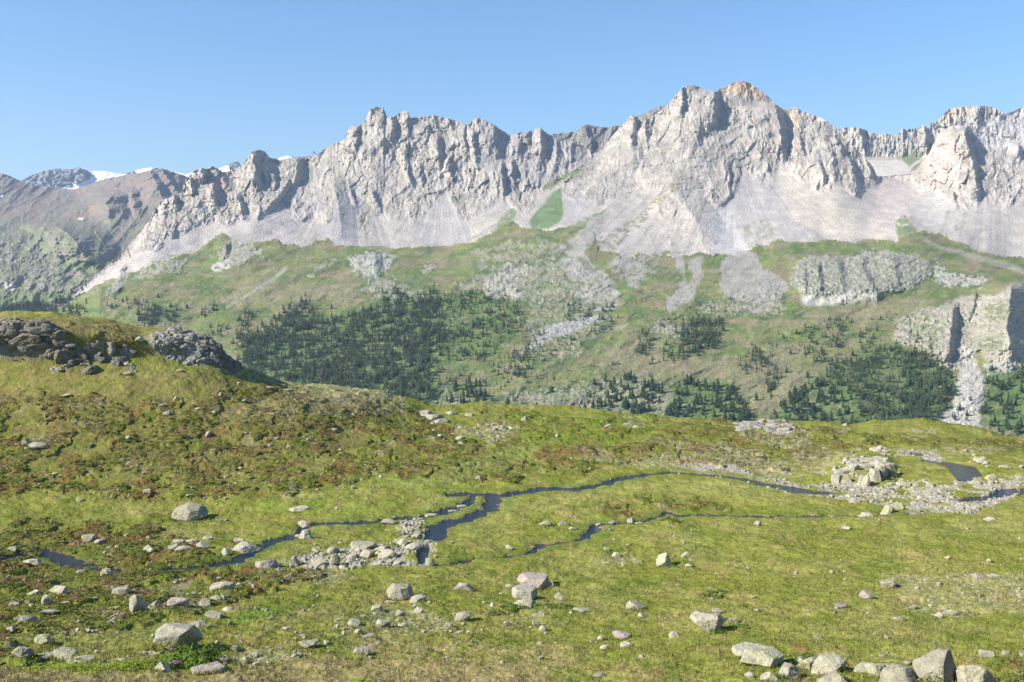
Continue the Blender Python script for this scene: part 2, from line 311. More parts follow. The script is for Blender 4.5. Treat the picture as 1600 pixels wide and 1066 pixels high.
# ------------------------------------------------------------------ the main mountainside: two massifs, scree, bench, wooded slope
SKY = [(-200, 505), (-60, 492), (60, 480), (98, 471), (140, 437), (184, 404), (216, 366), (233, 346), (243, 326), (253, 314), (270, 307), (282, 302), (287, 289), (295, 275), (304, 267), (317, 263.5), (322, 265), (329, 260), (338, 262), (348, 268.6), (358, 268.6), (371, 262), (382, 255), (388, 245), (395, 236.5), (405, 234), (415, 238), (422, 247.6), (435.6, 250), (452, 247.6), (469, 248), (483, 246.6), (496, 241.6), (511, 230), (525, 224.7), (538, 218), (545, 201), (552, 196), (559, 199), (569, 191), (574, 181), (579, 170.6), (589, 166.6), (599, 169), (604, 181), (609, 183.5), (618, 182.5), (623, 177.4), (633, 173.4), (638, 175.7), (641, 186), (646.5, 184), (663, 182.5), (680, 181), (694, 184), (707, 187.5), (721, 192), (727.6, 196), (738, 189), (744.5, 184), (754.6, 187), (768, 192.6), (781.6, 202.7), (795, 211), (808.6, 210.5), (813.7, 205), (822, 209.5), (829, 205), (834, 208.5), (837, 201), (844, 199.4), (851, 206), (857.6, 211), (873, 214), (889.7, 219.6), (906.6, 226.4), (920, 233), (924, 243), (930, 240), (942, 232), (952, 218), (965.5, 203), (975.6, 191), (984, 183), (989, 179), (996, 186), (1006, 189.5), (1016, 184), (1033, 175), (1043, 164), (1051.6, 154), (1063.4, 140.5), (1073.6, 134.4), (1083.7, 133), (1094, 136.5), (1102, 142), (1110.7, 140.5), (1119, 144), (1124, 139), (1132.7, 137), (1141, 130.4), (1154.6, 127), (1166.4, 127.7), (1175, 132.8), (1185, 139), (1198.5, 149), (1208.6, 161), (1219, 168.6), (1229, 172.6), (1242, 167.5), (1252.6, 174), (1273, 181), (1289.7, 188), (1306, 200), (1318, 212), (1328, 224), (1342, 236), (1350, 247), (1360, 256), (1366, 266), (1370, 276), (1400, 274), (1420, 272), (1430, 268), (1438, 256), (1452, 240), (1462, 217), (1472, 204), (1490, 196), (1506, 197), (1513, 203), (1530, 195), (1552, 184), (1569, 178), (1581, 175), (1592, 170), (1600, 167), (1680, 148), (1800, 150)]
# px: cliff foot, distance | scree foot, distance ; skyline distance
KC = [(-200, 3500, 520, 3450, 530, 3400, 3300), (98, 3600, 476, 3590, 484, 3560, 3300), (184, 3800, 414, 3740, 430, 3640, 3330), (250, 4000, 372, 3780, 408, 3620, 3330), (300, 4120, 360, 3860, 400, 3720, 3350), (400, 4330, 318, 4020, 376, 3780, 3350), (470, 4500, 305, 4180, 383, 3800, 3350), (590, 4620, 318, 4200, 384, 3850, 3350), (700, 4680, 315, 4220, 384, 3880, 3350), (760, 4700, 305, 4280, 372, 3880, 3350), (850, 4760, 292, 4400, 352, 3950, 3350), (923, 4780, 275, 4500, 358, 3900, 3350), (1000, 4820, 280, 4450, 384, 3820, 3330), (1090, 4900, 268, 4420, 388, 3820, 3330), (1160, 5000, 275, 4480, 394, 3800, 3330), (1230, 4980, 262, 4560, 378, 3850, 3330), (1310, 4850, 268, 4500, 374, 3900, 3330), (1368, 4700, 285, 4620, 375, 3900, 3330), (1425, 4780, 285, 4700, 368, 3900, 3330), (1500, 4620, 318, 4280, 385, 3880, 3330), (1600, 4900, 300, 4350, 405, 3820, 3300), (1800, 5000, 300, 4400, 410, 3800, 3300)]
SK = dict((p, v) for p, v in SKY)
MS = Sheet(-200, 1800, SKY, 640, 735, knots([(k[0], [(0, k[1]), (k[2], k[3]), (k[4], k[5]), (450, k[6]), (520, 2980), (600, 2600), (735, 2120)]) for k in KC]), 1., 1.4, 6)
S = MS; one = np.ones_like(S.D); X, Y = S.X, S.Y
foot = lin([(k[0], k[2]) for k in KC], X) ; sfoot = lin([(k[0], k[4]) for k in KC], X)
nz = fbm(X/34, Y/34, 5, 81)
# rock walls
S.rgb[:] = ROCK
S.paint(None, (.335, .31, .28), .8, base=one, tex=(7, 26, .0, .2, 83)); S.paint(None, (.47, .415, .36), .7, base=one, tex=(22, 17, .08, .12, 85))
S.paint(None, (.43, .355, .31), .5, base=one, tex=(30, 14, .15, .1, 87)); S.paint(None, (.25, .27, .17), .5, base=one, tex=(14, 7, .16, .06, 89))
S.paint([(740, 190), (860, 200), (925, 235), (880, 268), (800, 310), (760, 300)], (.33, .31, .29), .65, 8, 4)
S.paint([(1110, 140), (1140, 124), (1165, 122), (1205, 158), (1225, 178), (1190, 158), (1150, 146)], (.50, .355, .235), .85, 3, 1)
S.paint([(1150, 128), (1168, 124), (1180, 138), (1168, 142)], (.46, .29, .19), .8, 3, 1)
S.paint([(1215, 170), (1235, 168), (1250, 200), (1232, 205)], (.50, .39, .28), .8, 3, 1)
S.paint([(325, 285), (352, 276), (362, 290), (350, 300), (332, 296)], (.42, .30, .24), .7, 4, 1)
S.paint([(250, 315), (282, 302), (272, 330), (235, 352), (225, 372), (205, 395), (215, 372), (235, 335)], (.48, .42, .36), .7, 4, 2)
S.paint([(1440, 215), (1475, 200), (1500, 240), (1505, 290), (1470, 290), (1450, 280)], (.52, .43, .37), .7, 6, 3)
S.paint([(1515, 205), (1570, 172), (1800, 130), (1800, 300), (1620, 245), (1560, 235), (1530, 230)], (.54, .49, .45), .9, 5, 2)
S.paint([(1530, 240), (1620, 235), (1800, 290), (1800, 330), (1600, 320), (1530, 320)], (.43, .385, .34), .7, 8, 3)
ck = 1 - np.abs(fbm(X/9 + .5*nz, Y/21, 4, 84, .6)); S.paint(None, (.27, .26, .26), .55, base=one*sm(ck, .955, .985)); ck = 1 - np.abs(fbm((X + Y)/12, (Y - .5*X)/8, 4, 86, .6)); S.paint(None, (.28, .265, .255), .45, base=one*sm(ck, .965, .99))
# scree: everything between the cliff foot (broken into tongues) and the scree foot
FOOT = [(-200, 505), (98, 473), (150, 436), (184, 409), (216, 397), (246, 387), (257, 373), (280, 363), (304, 353), (324, 347), (340, 352), (355, 348), (382, 338), (395, 334), (402, 341), (419, 326), (439, 312), (446, 318), (455, 335), (470, 345), (482, 342), (492, 330), (500, 335), (510, 346), (525, 325), (536, 298), (545, 283), (552, 300), (560, 340), (566, 352), (575, 335), (582, 328), (594, 330), (600, 330), (612, 345), (625, 335), (640, 340), (650, 350), (662, 330), (675, 316), (686, 298), (696, 298), (706, 318), (718, 338), (728, 347), (740, 338), (755, 334), (768, 318), (783, 307), (790, 305), (798, 320), (812, 335), (825, 332), (836, 312), (848, 300), (858, 298), (872, 292), (885, 306), (905, 308), (925, 314), (940, 318), (960, 306), (985, 302), (1000, 292), (1015, 304), (1035, 330), (1050, 340), (1062, 318), (1075, 296), (1088, 284), (1100, 300), (1118, 325), (1130, 322), (1138, 306), (1143, 301), (1150, 298), (1156, 280), (1166, 268), (1180, 280), (1190, 286), (1199, 294), (1206, 284), (1213, 258), (1220, 243), (1228, 252), (1240, 272), (1262, 281), (1275, 296), (1287, 302), (1300, 290), (1310, 281), (1320, 292), (1337, 309), (1346, 296), (1356, 291), (1368, 284), (1380, 278), (1425, 280), (1432, 290), (1440, 305), (1462, 300), (1490, 314), (1505, 322), (1525, 317), (1532, 300), (1545, 318), (1560, 312), (1575, 328), (1600, 305), (1640, 330), (1800, 300)]
tong = lin(FOOT, X) + 13*fbm(X/26, Y/26, 4, 91, .65) + 2.5*pn(X/4, Y/4, 92); tong = tong + 0*X
scr = sm(Y, tong - 4, tong + 6)
S.paint(None, SCREE, 1, base=scr)
APX = [(-400, 470, 750, 200), (470, 612, 548, 235), (612, 742, 690, 265), (742, 1062, 1180, 120), (1062, 1215, 1140, 215), (1215, 1432, 1130, 195), (1432, 2100, 1560, 130)]
stre = np.zeros_like(S.D); wsum = np.zeros_like(S.D) + 1e-4
for a, b, xa, ya in APX:                                            # stones roll down and fan out below each gully mouth
    k = sm(X, a - 14, a + 14)*(1 - sm(X, b - 14, b + 14)); dy = np.maximum(Y - ya, 25); u = (X - xa)/dy
    stre += k*(.6*fbm(u*16, dy/260, 4, 93 + int(xa) % 7) + .55*fbm(u*5 + 9, dy/160, 2, 94)); wsum += k
stre /= wsum
S.paint(None, (.325, .295, .27), .9, base=scr*sm(stre, .0, .3)); S.paint(None, (.50, .455, .40), .8, base=scr*sm(-stre, .0, .28))
for Q_, w_ in (([(614, 190), (618, 225), (632, 262), (640, 300)], 3), ([(729, 196), (736, 225), (730, 262), (712, 300)], 3.5), ([(655, 225), (662, 262), (676, 300)], 3), ([(760, 240), (756, 275), (744, 320)], 3), ([(700, 232), (694, 262), (690, 296)], 2.5), ([(575, 215), (560, 250), (546, 288)], 3), ([(520, 246), (500, 285), (485, 330)], 4), ([(838, 232), (832, 262), (815, 300)], 2.5), ([(880, 245), (868, 275), (858, 296)], 2.5), ([(1108, 215), (1125, 250), (1142, 300)], 3), ([(1180, 200), (1172, 235), (1168, 268)], 3), ([(1240, 200), (1232, 225), (1222, 248)], 4), ([(1270, 215), (1262, 250), (1262, 282)], 3), ([(1305, 225), (1302, 255), (1301, 290)], 3), ([(1345, 252), (1348, 275), (1352, 292)], 2.5), ([(470, 262), (450, 295), (432, 318)], 4), ([(372, 275), (372, 310), (388, 336)], 2.5), ([(1020, 215), (1002, 250), (990, 298)], 3), ([(940, 255), (925, 285), (905, 308)], 4), ([(1570, 215), (1580, 260), (1575, 326)], 4)):
    S.paint([(x - w_*(.4 + .25*i), y) for i, (x, y) in enumerate(Q_)] + [(x + w_*(.4 + .25*i), y) for i, (x, y) in reversed(list(enumerate(Q_)))], (.47, .425, .37), .8, 3, 1)
S.paint(None, (.39, .36, .335), .7, base=scr*(1-sm(Y, foot+25, foot+60)), tex=(11, 12, .08, .08, 95))
for P, c in (([(390, 372), (470, 300), (510, 318), (470, 352), (440, 384), (400, 384)], (.43, .38, .36)), ([(500, 365), (540, 290), (556, 285), (575, 330), (560, 385), (500, 384)], (.34, .315, .305)), ([(638, 384), (665, 330), (686, 300), (700, 300), (722, 345), (735, 376), (700, 386)], (.385, .355, .33)),
             ([(1140, 320), (1150, 285), (1190, 270), (1215, 268), (1225, 300), (1240, 345), (1260, 372), (1200, 375), (1160, 370)], (.40, .37, .34)), ([(1213, 250), (1232, 250), (1290, 275), (1330, 300), (1360, 320), (1420, 375), (1290, 374), (1245, 345), (1222, 310)], (.53, .465, .38)), ([(1340, 290), (1372, 270), (1430, 275), (1425, 330), (1400, 375), (1350, 330)], (.50, .435, .39)),
             ([(1420, 300), (1450, 290), (1480, 310), (1470, 360), (1430, 345)], (.45, .42, .38)), ([(880, 320), (900, 300), (930, 310), (905, 350), (880, 352)], (.38, .355, .33)), ([(130, 440), (240, 385), (330, 350), (420, 330), (380, 365), (330, 372), (240, 408), (150, 462)], (.41, .37, .335)), ([(1100, 330), (1140, 320), (1160, 375), (1170, 395), (1120, 396)], (.50, .47, .44))):
    S.paint(P, c, .85, 5, 2)
# rocky spur ribs inside the scree (stay rock)
RIBS = [[(455, 330), (520, 270), (560, 285), (545, 345), (520, 330), (500, 352), (470, 345)], [(560, 330), (600, 290), (700, 290), (690, 330), (640, 350), (600, 330), (590, 380), (560, 380)], [(1020, 300), (1060, 265), (1130, 330), (1120, 360), (1060, 385), (1000, 385), (1030, 340)], [(730, 300), (780, 290), (790, 310), (750, 340), (728, 325)], [(800, 312), (830, 295), (850, 315), (825, 345), (800, 340)], [(890, 290), (990, 240), (1040, 270), (1000, 300), (930, 305)], [(1040, 330), (1075, 325), (1110, 350), (1130, 388), (1060, 392), (1000, 395), (1010, 355)]]
rib = np.zeros_like(S.D)
for P in RIBS: rib = np.maximum(rib, S.paint(P, (.40, .36, .31), .55, 9, 5, (16, 9, -.05, .2, 97)))
# green and olive streaks on the mountain
for P, c, o in (([(828, 344), (850, 318), (864, 300), (878, 294), (882, 330), (878, 345), (855, 358), (832, 358)], (.12, .185, .07), .9), ([(845, 292), (885, 272), (905, 262), (908, 268), (870, 288), (848, 300)], (.15, .20, .07), .85), ([(780, 345), (800, 325), (812, 330), (792, 352), (740, 372), (700, 384), (770, 360)], (.15, .20, .08), .8),
                ([(1063, 274), (1075, 272), (1045, 310), (1020, 332), (1005, 350), (975, 375), (960, 395), (920, 392), (935, 372), (985, 345), (1030, 305)], OLV, .8), ([(870, 362), (930, 335), (950, 328), (905, 360), (865, 372)], (.16, .20, .09), .85), ([(1022, 243), (1050, 226), (1060, 224), (1030, 250)], (.20, .23, .12), .7),
                ([(562, 300), (572, 285), (576, 305), (582, 330), (574, 368), (562, 370), (566, 330)], (.19, .22, .12), .7), ([(612, 310), (625, 305), (620, 328)], (.2, .22, .13), .6), ([(648, 310), (664, 302), (660, 328), (648, 326)], (.2, .22, .13), .7), ([(706, 312), (722, 306), (712, 325)], (.15, .2, .08), .8), ([(410, 368), (440, 346), (452, 345), (430, 362), (408, 372)], (.19, .22, .11), .75), ([(486, 262), (515, 245), (520, 250), (490, 275)], (.2, .22, .12), .6), ([(374, 292), (382, 284), (381, 297)], (.13, .19, .07), .9),
                ([(450, 322), (475, 312), (480, 324), (455, 328)], (.2, .22, .12), .6), ([(1160, 352), (1190, 345), (1215, 355), (1210, 372), (1165, 370)], (.2, .22, .12), .6), ([(1400, 345), (1412, 335), (1425, 350), (1440, 375), (1405, 378)], (.15, .2, .07), .85), ([(1480, 365), (1500, 345), (1512, 352), (1490, 372)], (.2, .22, .12), .5)):
    S.paint(P, c, o, 4, 1, (9, 7, -.25 + .3*(c[0] > .16), .2, 99) if c[0] != .12 else (12, 8, -.45, .2, 98))
# the green bench and everything below it
gtop = [(-200, 520), (98, 478), (120, 462), (150, 446), (190, 430), (230, 420), (262, 404), (300, 398), (325, 378), (345, 364), (352, 366), (372, 384), (400, 380), (430, 376), (442, 380), (470, 386), (500, 376), (512, 372), (524, 382), (560, 386), (600, 385), (640, 388), (700, 385), (735, 378), (770, 362), (800, 345), (815, 356), (850, 360), (880, 356), (905, 350), (925, 352), (935, 392), (970, 400), (1000, 398), (1060, 396), (1110, 398), (1150, 402), (1180, 386), (1210, 374), (1235, 378), (1260, 380), (1300, 374), (1340, 377), (1400, 378), (1412, 368), (1440, 362), (1470, 366), (1500, 380), (1540, 396), (1600, 404), (1800, 415)]
gt = lin(gtop, X) + (7 + 9*sm(X, 860, 930)*(1-sm(X, 1190, 1240)))*fbm(X/26, Y/13, 4, 101, .6) + 1.5*pn(X/3, Y/3, 103)
gr = sm(Y, gt - 1.2, gt + 1.5)
S.paint(None, GRS, 1, base=gr)
S.paint(None, (.215, .19, .095), .85, base=gr, tex=(90, 26, -.02, .12, 105)); S.paint(None, (.10, .15, .045), .8, base=gr, tex=(55, 20, .06, .08, 107)); S.paint(None, (.27, .215, .14), .6, base=gr, tex=(40, 12, .14, .08, 109)); S.paint(None, (.16, .20, .05), .6, base=gr, tex=(70, 14, .1, .1, 110))
blk = np.zeros_like(S.D)                                            # where boulders and crags break the turf
def stony(P, op=1., thr=-.05, sz=7, c=(.30, .285, .235), h=1., seed=111, warp=7):
    global blk
    mk = S.mask(P, warp + 3, 5); n_ = fbm(X/(sz*1.7), Y/(sz*1.15), 5, seed, .68) + .55*(mk - .8)
    m = S.paint(None, c, op*.78, base=sm(mk, .02, .35)*sm(n_, thr - .03, thr + .07)); blk = np.maximum(blk, m*h)
    S.paint(None, (.105, .135, .055), .7, base=sm(mk, .1, .5)*sm(-n_, -thr + .0, -thr + .25)); return m
# scree tongues falling below the bench edge
for P in ([(975, 405), (1000, 398), (996, 430), (990, 455), (975, 445)], [(1052, 400), (1075, 400), (1068, 440), (1090, 455), (1080, 470), (1052, 480), (1045, 500), (1040, 480), (1062, 450), (1060, 425)], [(1075, 402), (1100, 402), (1098, 430), (1080, 470), (1070, 466), (1085, 430)], [(1128, 410), (1150, 396), (1190, 396), (1195, 420), (1200, 440), (1205, 470), (1180, 495), (1150, 470), (1130, 460), (1120, 440)], [(955, 400), (990, 392), (975, 415), (972, 440), (955, 425)], [(1000, 385), (1012, 395), (1006, 425), (995, 440), (990, 425)]):
    m = S.paint(None, (.34, .31, .27), .85, base=sm(S.mask(P, 9, 6) + .35*fbm(X/4, Y/16, 4, 112, .6), .38, .62)); S.paint(None, (.27, .26, .22), .7, base=m, tex=(3, 12, .02, .1, 113))
for P in ([(868, 395), (930, 340), (960, 330), (930, 372), (905, 400), (925, 412), (960, 440), (968, 455), (930, 440), (890, 415)], [(905, 450), (940, 440), (972, 455), (968, 478), (930, 485), (905, 478), (898, 462)], [(880, 400), (920, 410), (930, 440), (900, 440), (880, 430)], [(820, 545), (850, 510), (885, 500), (920, 498), (915, 512), (880, 525), (830, 540), (800, 560)], [(1186, 425), (1215, 425), (1235, 450), (1215, 470), (1190, 470)]):
    m = S.paint(None, (.36, .33, .29), .85, base=sm(S.mask(P, 8, 6) + .4*fbm(X/8, Y/6, 5, 114, .65), .42, .62)); S.paint(None, (.27, .26, .22), .6, base=m, tex=(5, 5, .02, .1, 115))
S.paint([(825, 540), (850, 512), (885, 500), (925, 494), (950, 490), (945, 500), (890, 520), (840, 538), (800, 560), (792, 566)], (.35, .335, .335), .95, 3, 1)
# crags and block fields on the green slope
stony([(340, 405), (355, 382), (385, 376), (412, 388), (408, 400), (380, 412), (345, 412)], 1, -.25, 6)
stony([(170, 450), (185, 425), (192, 415), (200, 420), (190, 435), (180, 460), (168, 465)], 1, -.4, 6)
stony([(225, 415), (270, 402), (298, 404), (292, 418), (240, 432), (200, 440)], .9, -.05, 6)
stony([(320, 420), (355, 408), (360, 418), (325, 424)], 1, -.3, 5, (.5, .46, .4))
stony([(545, 405), (585, 398), (620, 402), (610, 420), (590, 440), (560, 430), (545, 420)], 1, -.12, 6, (.35, .34, .315), 1.3)
stony([(560, 450), (590, 432), (625, 430), (615, 445), (650, 450), (700, 470), (640, 480), (580, 465)], .95, .0, 5)
stony([(480, 425), (520, 400), (545, 405), (500, 430), (470, 440)], .8, .05, 6)
stony([(668, 418), (690, 410), (680, 425), (655, 432)], .9, -.2, 6)
stony([(760, 440), (790, 415), (825, 405), (835, 425), (800, 445), (815, 470), (790, 465), (760, 455)], 1, -.3, 5, (.42, .385, .33), 1.3)
stony([(700, 440), (740, 430), (790, 410), (880, 395), (950, 430), (960, 470), (900, 480), (830, 480), (720, 455)], .85, .02, 7)
stony([(730, 390), (800, 370), (870, 372), (900, 385), (870, 410), (790, 420), (740, 420)], .7, .07, 8)
stony([(950, 420), (985, 430), (1010, 400), (1035, 400), (1030, 425), (1000, 440), (960, 440)], .7, .0, 5)
stony([(820, 470), (935, 470), (960, 500), (900, 560), (860, 570), (820, 560)], .6, .08, 5)
stony([(1020, 500), (1070, 505), (1060, 530), (1020, 525)], .95, -.1, 5)
stony([(980, 590), (1010, 575), (1060, 610), (1110, 650), (1000, 655), (940, 645), (820, 640), (780, 620), (860, 600)], .75, .04, 5)
stony([(620, 620), (700, 600), (760, 640), (640, 640)], .6, .05, 5)
stony([(1140, 470), (1200, 470), (1240, 480), (1200, 495), (1110, 490), (1050, 480)], .8, .0, 5)
DOME = [(1240, 420), (1262, 406), (1290, 400), (1330, 404), (1350, 398), (1385, 396), (1425, 402), (1450, 412), (1455, 430), (1420, 452), (1380, 455), (1368, 465), (1320, 470), (1285, 464), (1255, 462), (1238, 440)]
domeM = stony(DOME, 1, -.32, 6, (.37, .35, .29), 1.2, warp=4)
S.paint(DOME, (.15, .17, .095), .85, 4, 1, (6, 5, .03, .06, 117)); S.paint(DOME, (.24, .23, .2), .6, 4, 1, (9, 12, .0, .1, 118))
S.paint([(1255, 462), (1290, 464), (1325, 458), (1372, 462), (1366, 472), (1320, 473), (1260, 477), (1250, 472)], (.47, .44, .38), .9, 4, 2)
stony([(1450, 410), (1500, 425), (1545, 440), (1530, 452), (1480, 450), (1455, 440)], .9, -.1, 5, (.48, .46, .41))
stony([(1200, 450), (1220, 460), (1215, 480), (1205, 478)], .9, -.3, 5)
CL = [(1400, 510), (1440, 480), (1478, 478), (1510, 465), (1560, 462), (1585, 445), (1800, 430), (1800, 590), (1600, 585), (1570, 572), (1545, 560), (1535, 540), (1490, 575), (1470, 568), (1440, 545), (1400, 530)]
clM = stony(CL, 1, -.38, 8, (.38, .345, .285), 1.2, warp=5)
S.paint([(1400, 500), (1440, 482), (1480, 500), (1470, 545), (1430, 540)], (.16, .19, .09), .8, 6, 2, (8, 6, .0, .08, 119)); S.paint([(1535, 480), (1580, 474), (1582, 502), (1540, 500)], (.16, .18, .09), .8, 6, 3, (7, 5, -.1, .15, 131)); S.paint([(1530, 528), (1566, 526), (1562, 548), (1532, 547)], (.16, .18, .09), .75, 6, 3, (7, 5, -.1, .15, 133))
S.paint([(1500, 540), (1518, 545), (1530, 580), (1548, 605), (1540, 640), (1528, 650), (1545, 690), (1470, 690), (1462, 660), (1490, 630), (1495, 590)], (.45, .42, .355), 1, 5, 2); blk = np.maximum(blk, .35*S.mask([(1500, 540), (1518, 545), (1530, 580), (1548, 605), (1540, 640), (1560, 690), (1462, 690), (1490, 630), (1495, 590)], 4, 1))
S.paint([(1536, 570), (1585, 562), (1590, 580), (1545, 590)], (.40, .38, .36), .9, 3, 1)
# brown dry flats, forest floor
for P in ([(985, 510), (1050, 560), (1170, 560), (1250, 540), (1240, 570), (1180, 600), (1060, 590), (960, 580), (940, 560)], [(370, 440), (560, 440), (560, 470), (380, 480), (340, 470)], [(1150, 600), (1290, 560), (1290, 640), (1180, 650)], [(1355, 570), (1410, 565), (1420, 590), (1370, 595)], [(1250, 490), (1400, 460), (1450, 470), (1400, 500), (1280, 510)]):
    S.paint(P, (.24, .205, .125), .6, 12, 6)
for P in ([(362, 588), (374, 545), (405, 525), (440, 500), (500, 495), (600, 460), (690, 458), (735, 455), (803, 470), (823, 492), (816, 520), (760, 560), (690, 575), (672, 632), (540, 608), (450, 597)], [(1210, 665), (1230, 625), (1300, 570), (1400, 540), (1489, 585), (1489, 640), (1430, 664)], [(1530, 665), (1545, 575), (1720, 575), (1720, 690)], [(1050, 600), (1110, 590), (1170, 620), (1170, 660), (1040, 655)]):
    S.paint(P, (.095, .155, .045), .75, 6, 4, (14, 9, -.2, .2, 128))
# small erosion runnels
for P in ([(412, 442), (440, 420), (446, 416), (450, 420), (420, 444), (360, 480), (340, 490)], [(925, 520), (985, 505), (970, 515)], [(560, 408), (575, 430), (570, 432)]): S.paint(P, (.35, .33, .27), .7, 2, 1)
# trail along the bench
S.paint([(1430, 366), (1470, 384), (1540, 402), (1600, 418), (1600, 428), (1520, 405), (1460, 386)], (.36, .33, .27), .6, 2, 1)
S.paint(None, (.33, .315, .25), .5, base=gr*sm(fbm(X/9, Y/6, 5, 121, .75), .27, .33))        # scattered stones
S.paint(None, DKG, .7, base=gr*sm(Y, 400, 470)*sm(fbm(X/6, Y/4.5, 4, 123, .7), .27, .34))     # dwarf juniper
S.rgb *= (1 + (.26 - .14*gr)*fbm(X/2.6, Y/2.2, 3, 125, .8) + .14*fbm(X/11, Y/9, 3, 126))[..., None]
# ---- relief in metres towards the camera
cliff = blur((1-scr)*(1-gr), 2)
saw = lambda u: np.where((u % 1) < .78, (u % 1)/.78, (1-(u % 1))/.22)
ph = X/24 + 1.5*fbm(X/70, Y/48, 4, 131) + (Y-250)*.012
ph2 = X/10.5 + 1.9*fbm(X/36, Y/26, 4, 133) + (Y-250)*.018
vert = S.mask([(600, 170), (760, 175), (930, 235), (880, 280), (790, 320), (720, 300), (600, 260)], 8, 8) + .9*S.mask([(1225, 190), (1320, 205), (1370, 270), (1350, 310), (1240, 280)], 8, 6) + .7*S.mask([(300, 255), (460, 240), (470, 290), (400, 340), (290, 330)], 8, 8) + .8*S.mask([(1440, 200), (1530, 200), (1530, 320), (1440, 300)], 8, 6)
amp1 = sm(fbm(X/45, Y/40, 3, 135), -.25, .3)
u_ = X + 5*pn(X/20, Y/20, 136); v_ = Y + 5*pn(X/20, Y/20, 135)
fm = .45 + .9*sm(fbm(X/55, Y/45, 3, 134), -.3, .35); fm *= 1 - .6*S.mask([(890, 250), (960, 215), (1040, 215), (1130, 230), (1130, 340), (1000, 350), (900, 340)], 10, 12) - .5*S.mask([(460, 300), (500, 245), (560, 235), (630, 260), (690, 300), (600, 360), (470, 350)], 10, 12)
rel = cliff*(16*ridg((X + .4*Y)/40, (Y - .3*X)/50, 4, 137, .42) + fm*(9*facet((u_ + .25*v_)/17, (v_ - .1*u_)/27, 138) + 5.5*facet((u_ - .3*v_)/8.5, v_/14, 139)) + (.5 + .5*fm)*4*facet(u_/4.2, v_/6, 140) + 1.6*pn(X/1.7, Y/2.2, 142))
rel += cliff*vert*(11*saw(ph)*amp1 + 6*saw(ph2)*sm(fbm(X/30, Y/30, 2, 143), -.2, .3)) + cliff*(1-np.clip(vert, 0, 1))*4*saw(ph*.8)*amp1
strata = S.mask([(890, 250), (1000, 225), (1110, 240), (1130, 330), (1040, 350), (900, 340)], 8, 6)
rel += strata*7*ridg((X + Y)/60, (Y + X*.12)/5.5, 3, 145)
rel += scr*(1-gr)*(4*stre + 16*fbm(X/50, Y/90, 2, 148) + .8*pn(X/2.2, Y/2, 150)) + rib*(5*ridg(X/14, Y/18, 3, 147) + 3.5*facet(X/9, Y/11, 149) + 2.5*facet(X/4, Y/4.5, 148))
rel += gr*(30*fbm(X/70 + Y/60, Y/40, 3, 151) + 7*ridg(X/26 + Y/30, Y/22, 3, 153) + 1.2*fbm(X/4, Y/3, 3, 155))
w1, w2, wc = worley(X/6.5 + .4*nz, Y/5 + .5*nz, 3); w3, w4, wd = worley(X/3.2, Y/2.6, 5)
bv = sm(fbm(X/14, Y/10, 3, 156), -.35, .3)
rel += blur(blk, 1)*(bv*(2.6*(1-w1) + 2.4*wc) + 5*facet(X/5, Y/4.5, 158) + 8*ridg(X/17, Y/12, 4, 157, .6))
rel += 48*blur(domeM, 9) + 30*blur(clM, 8)
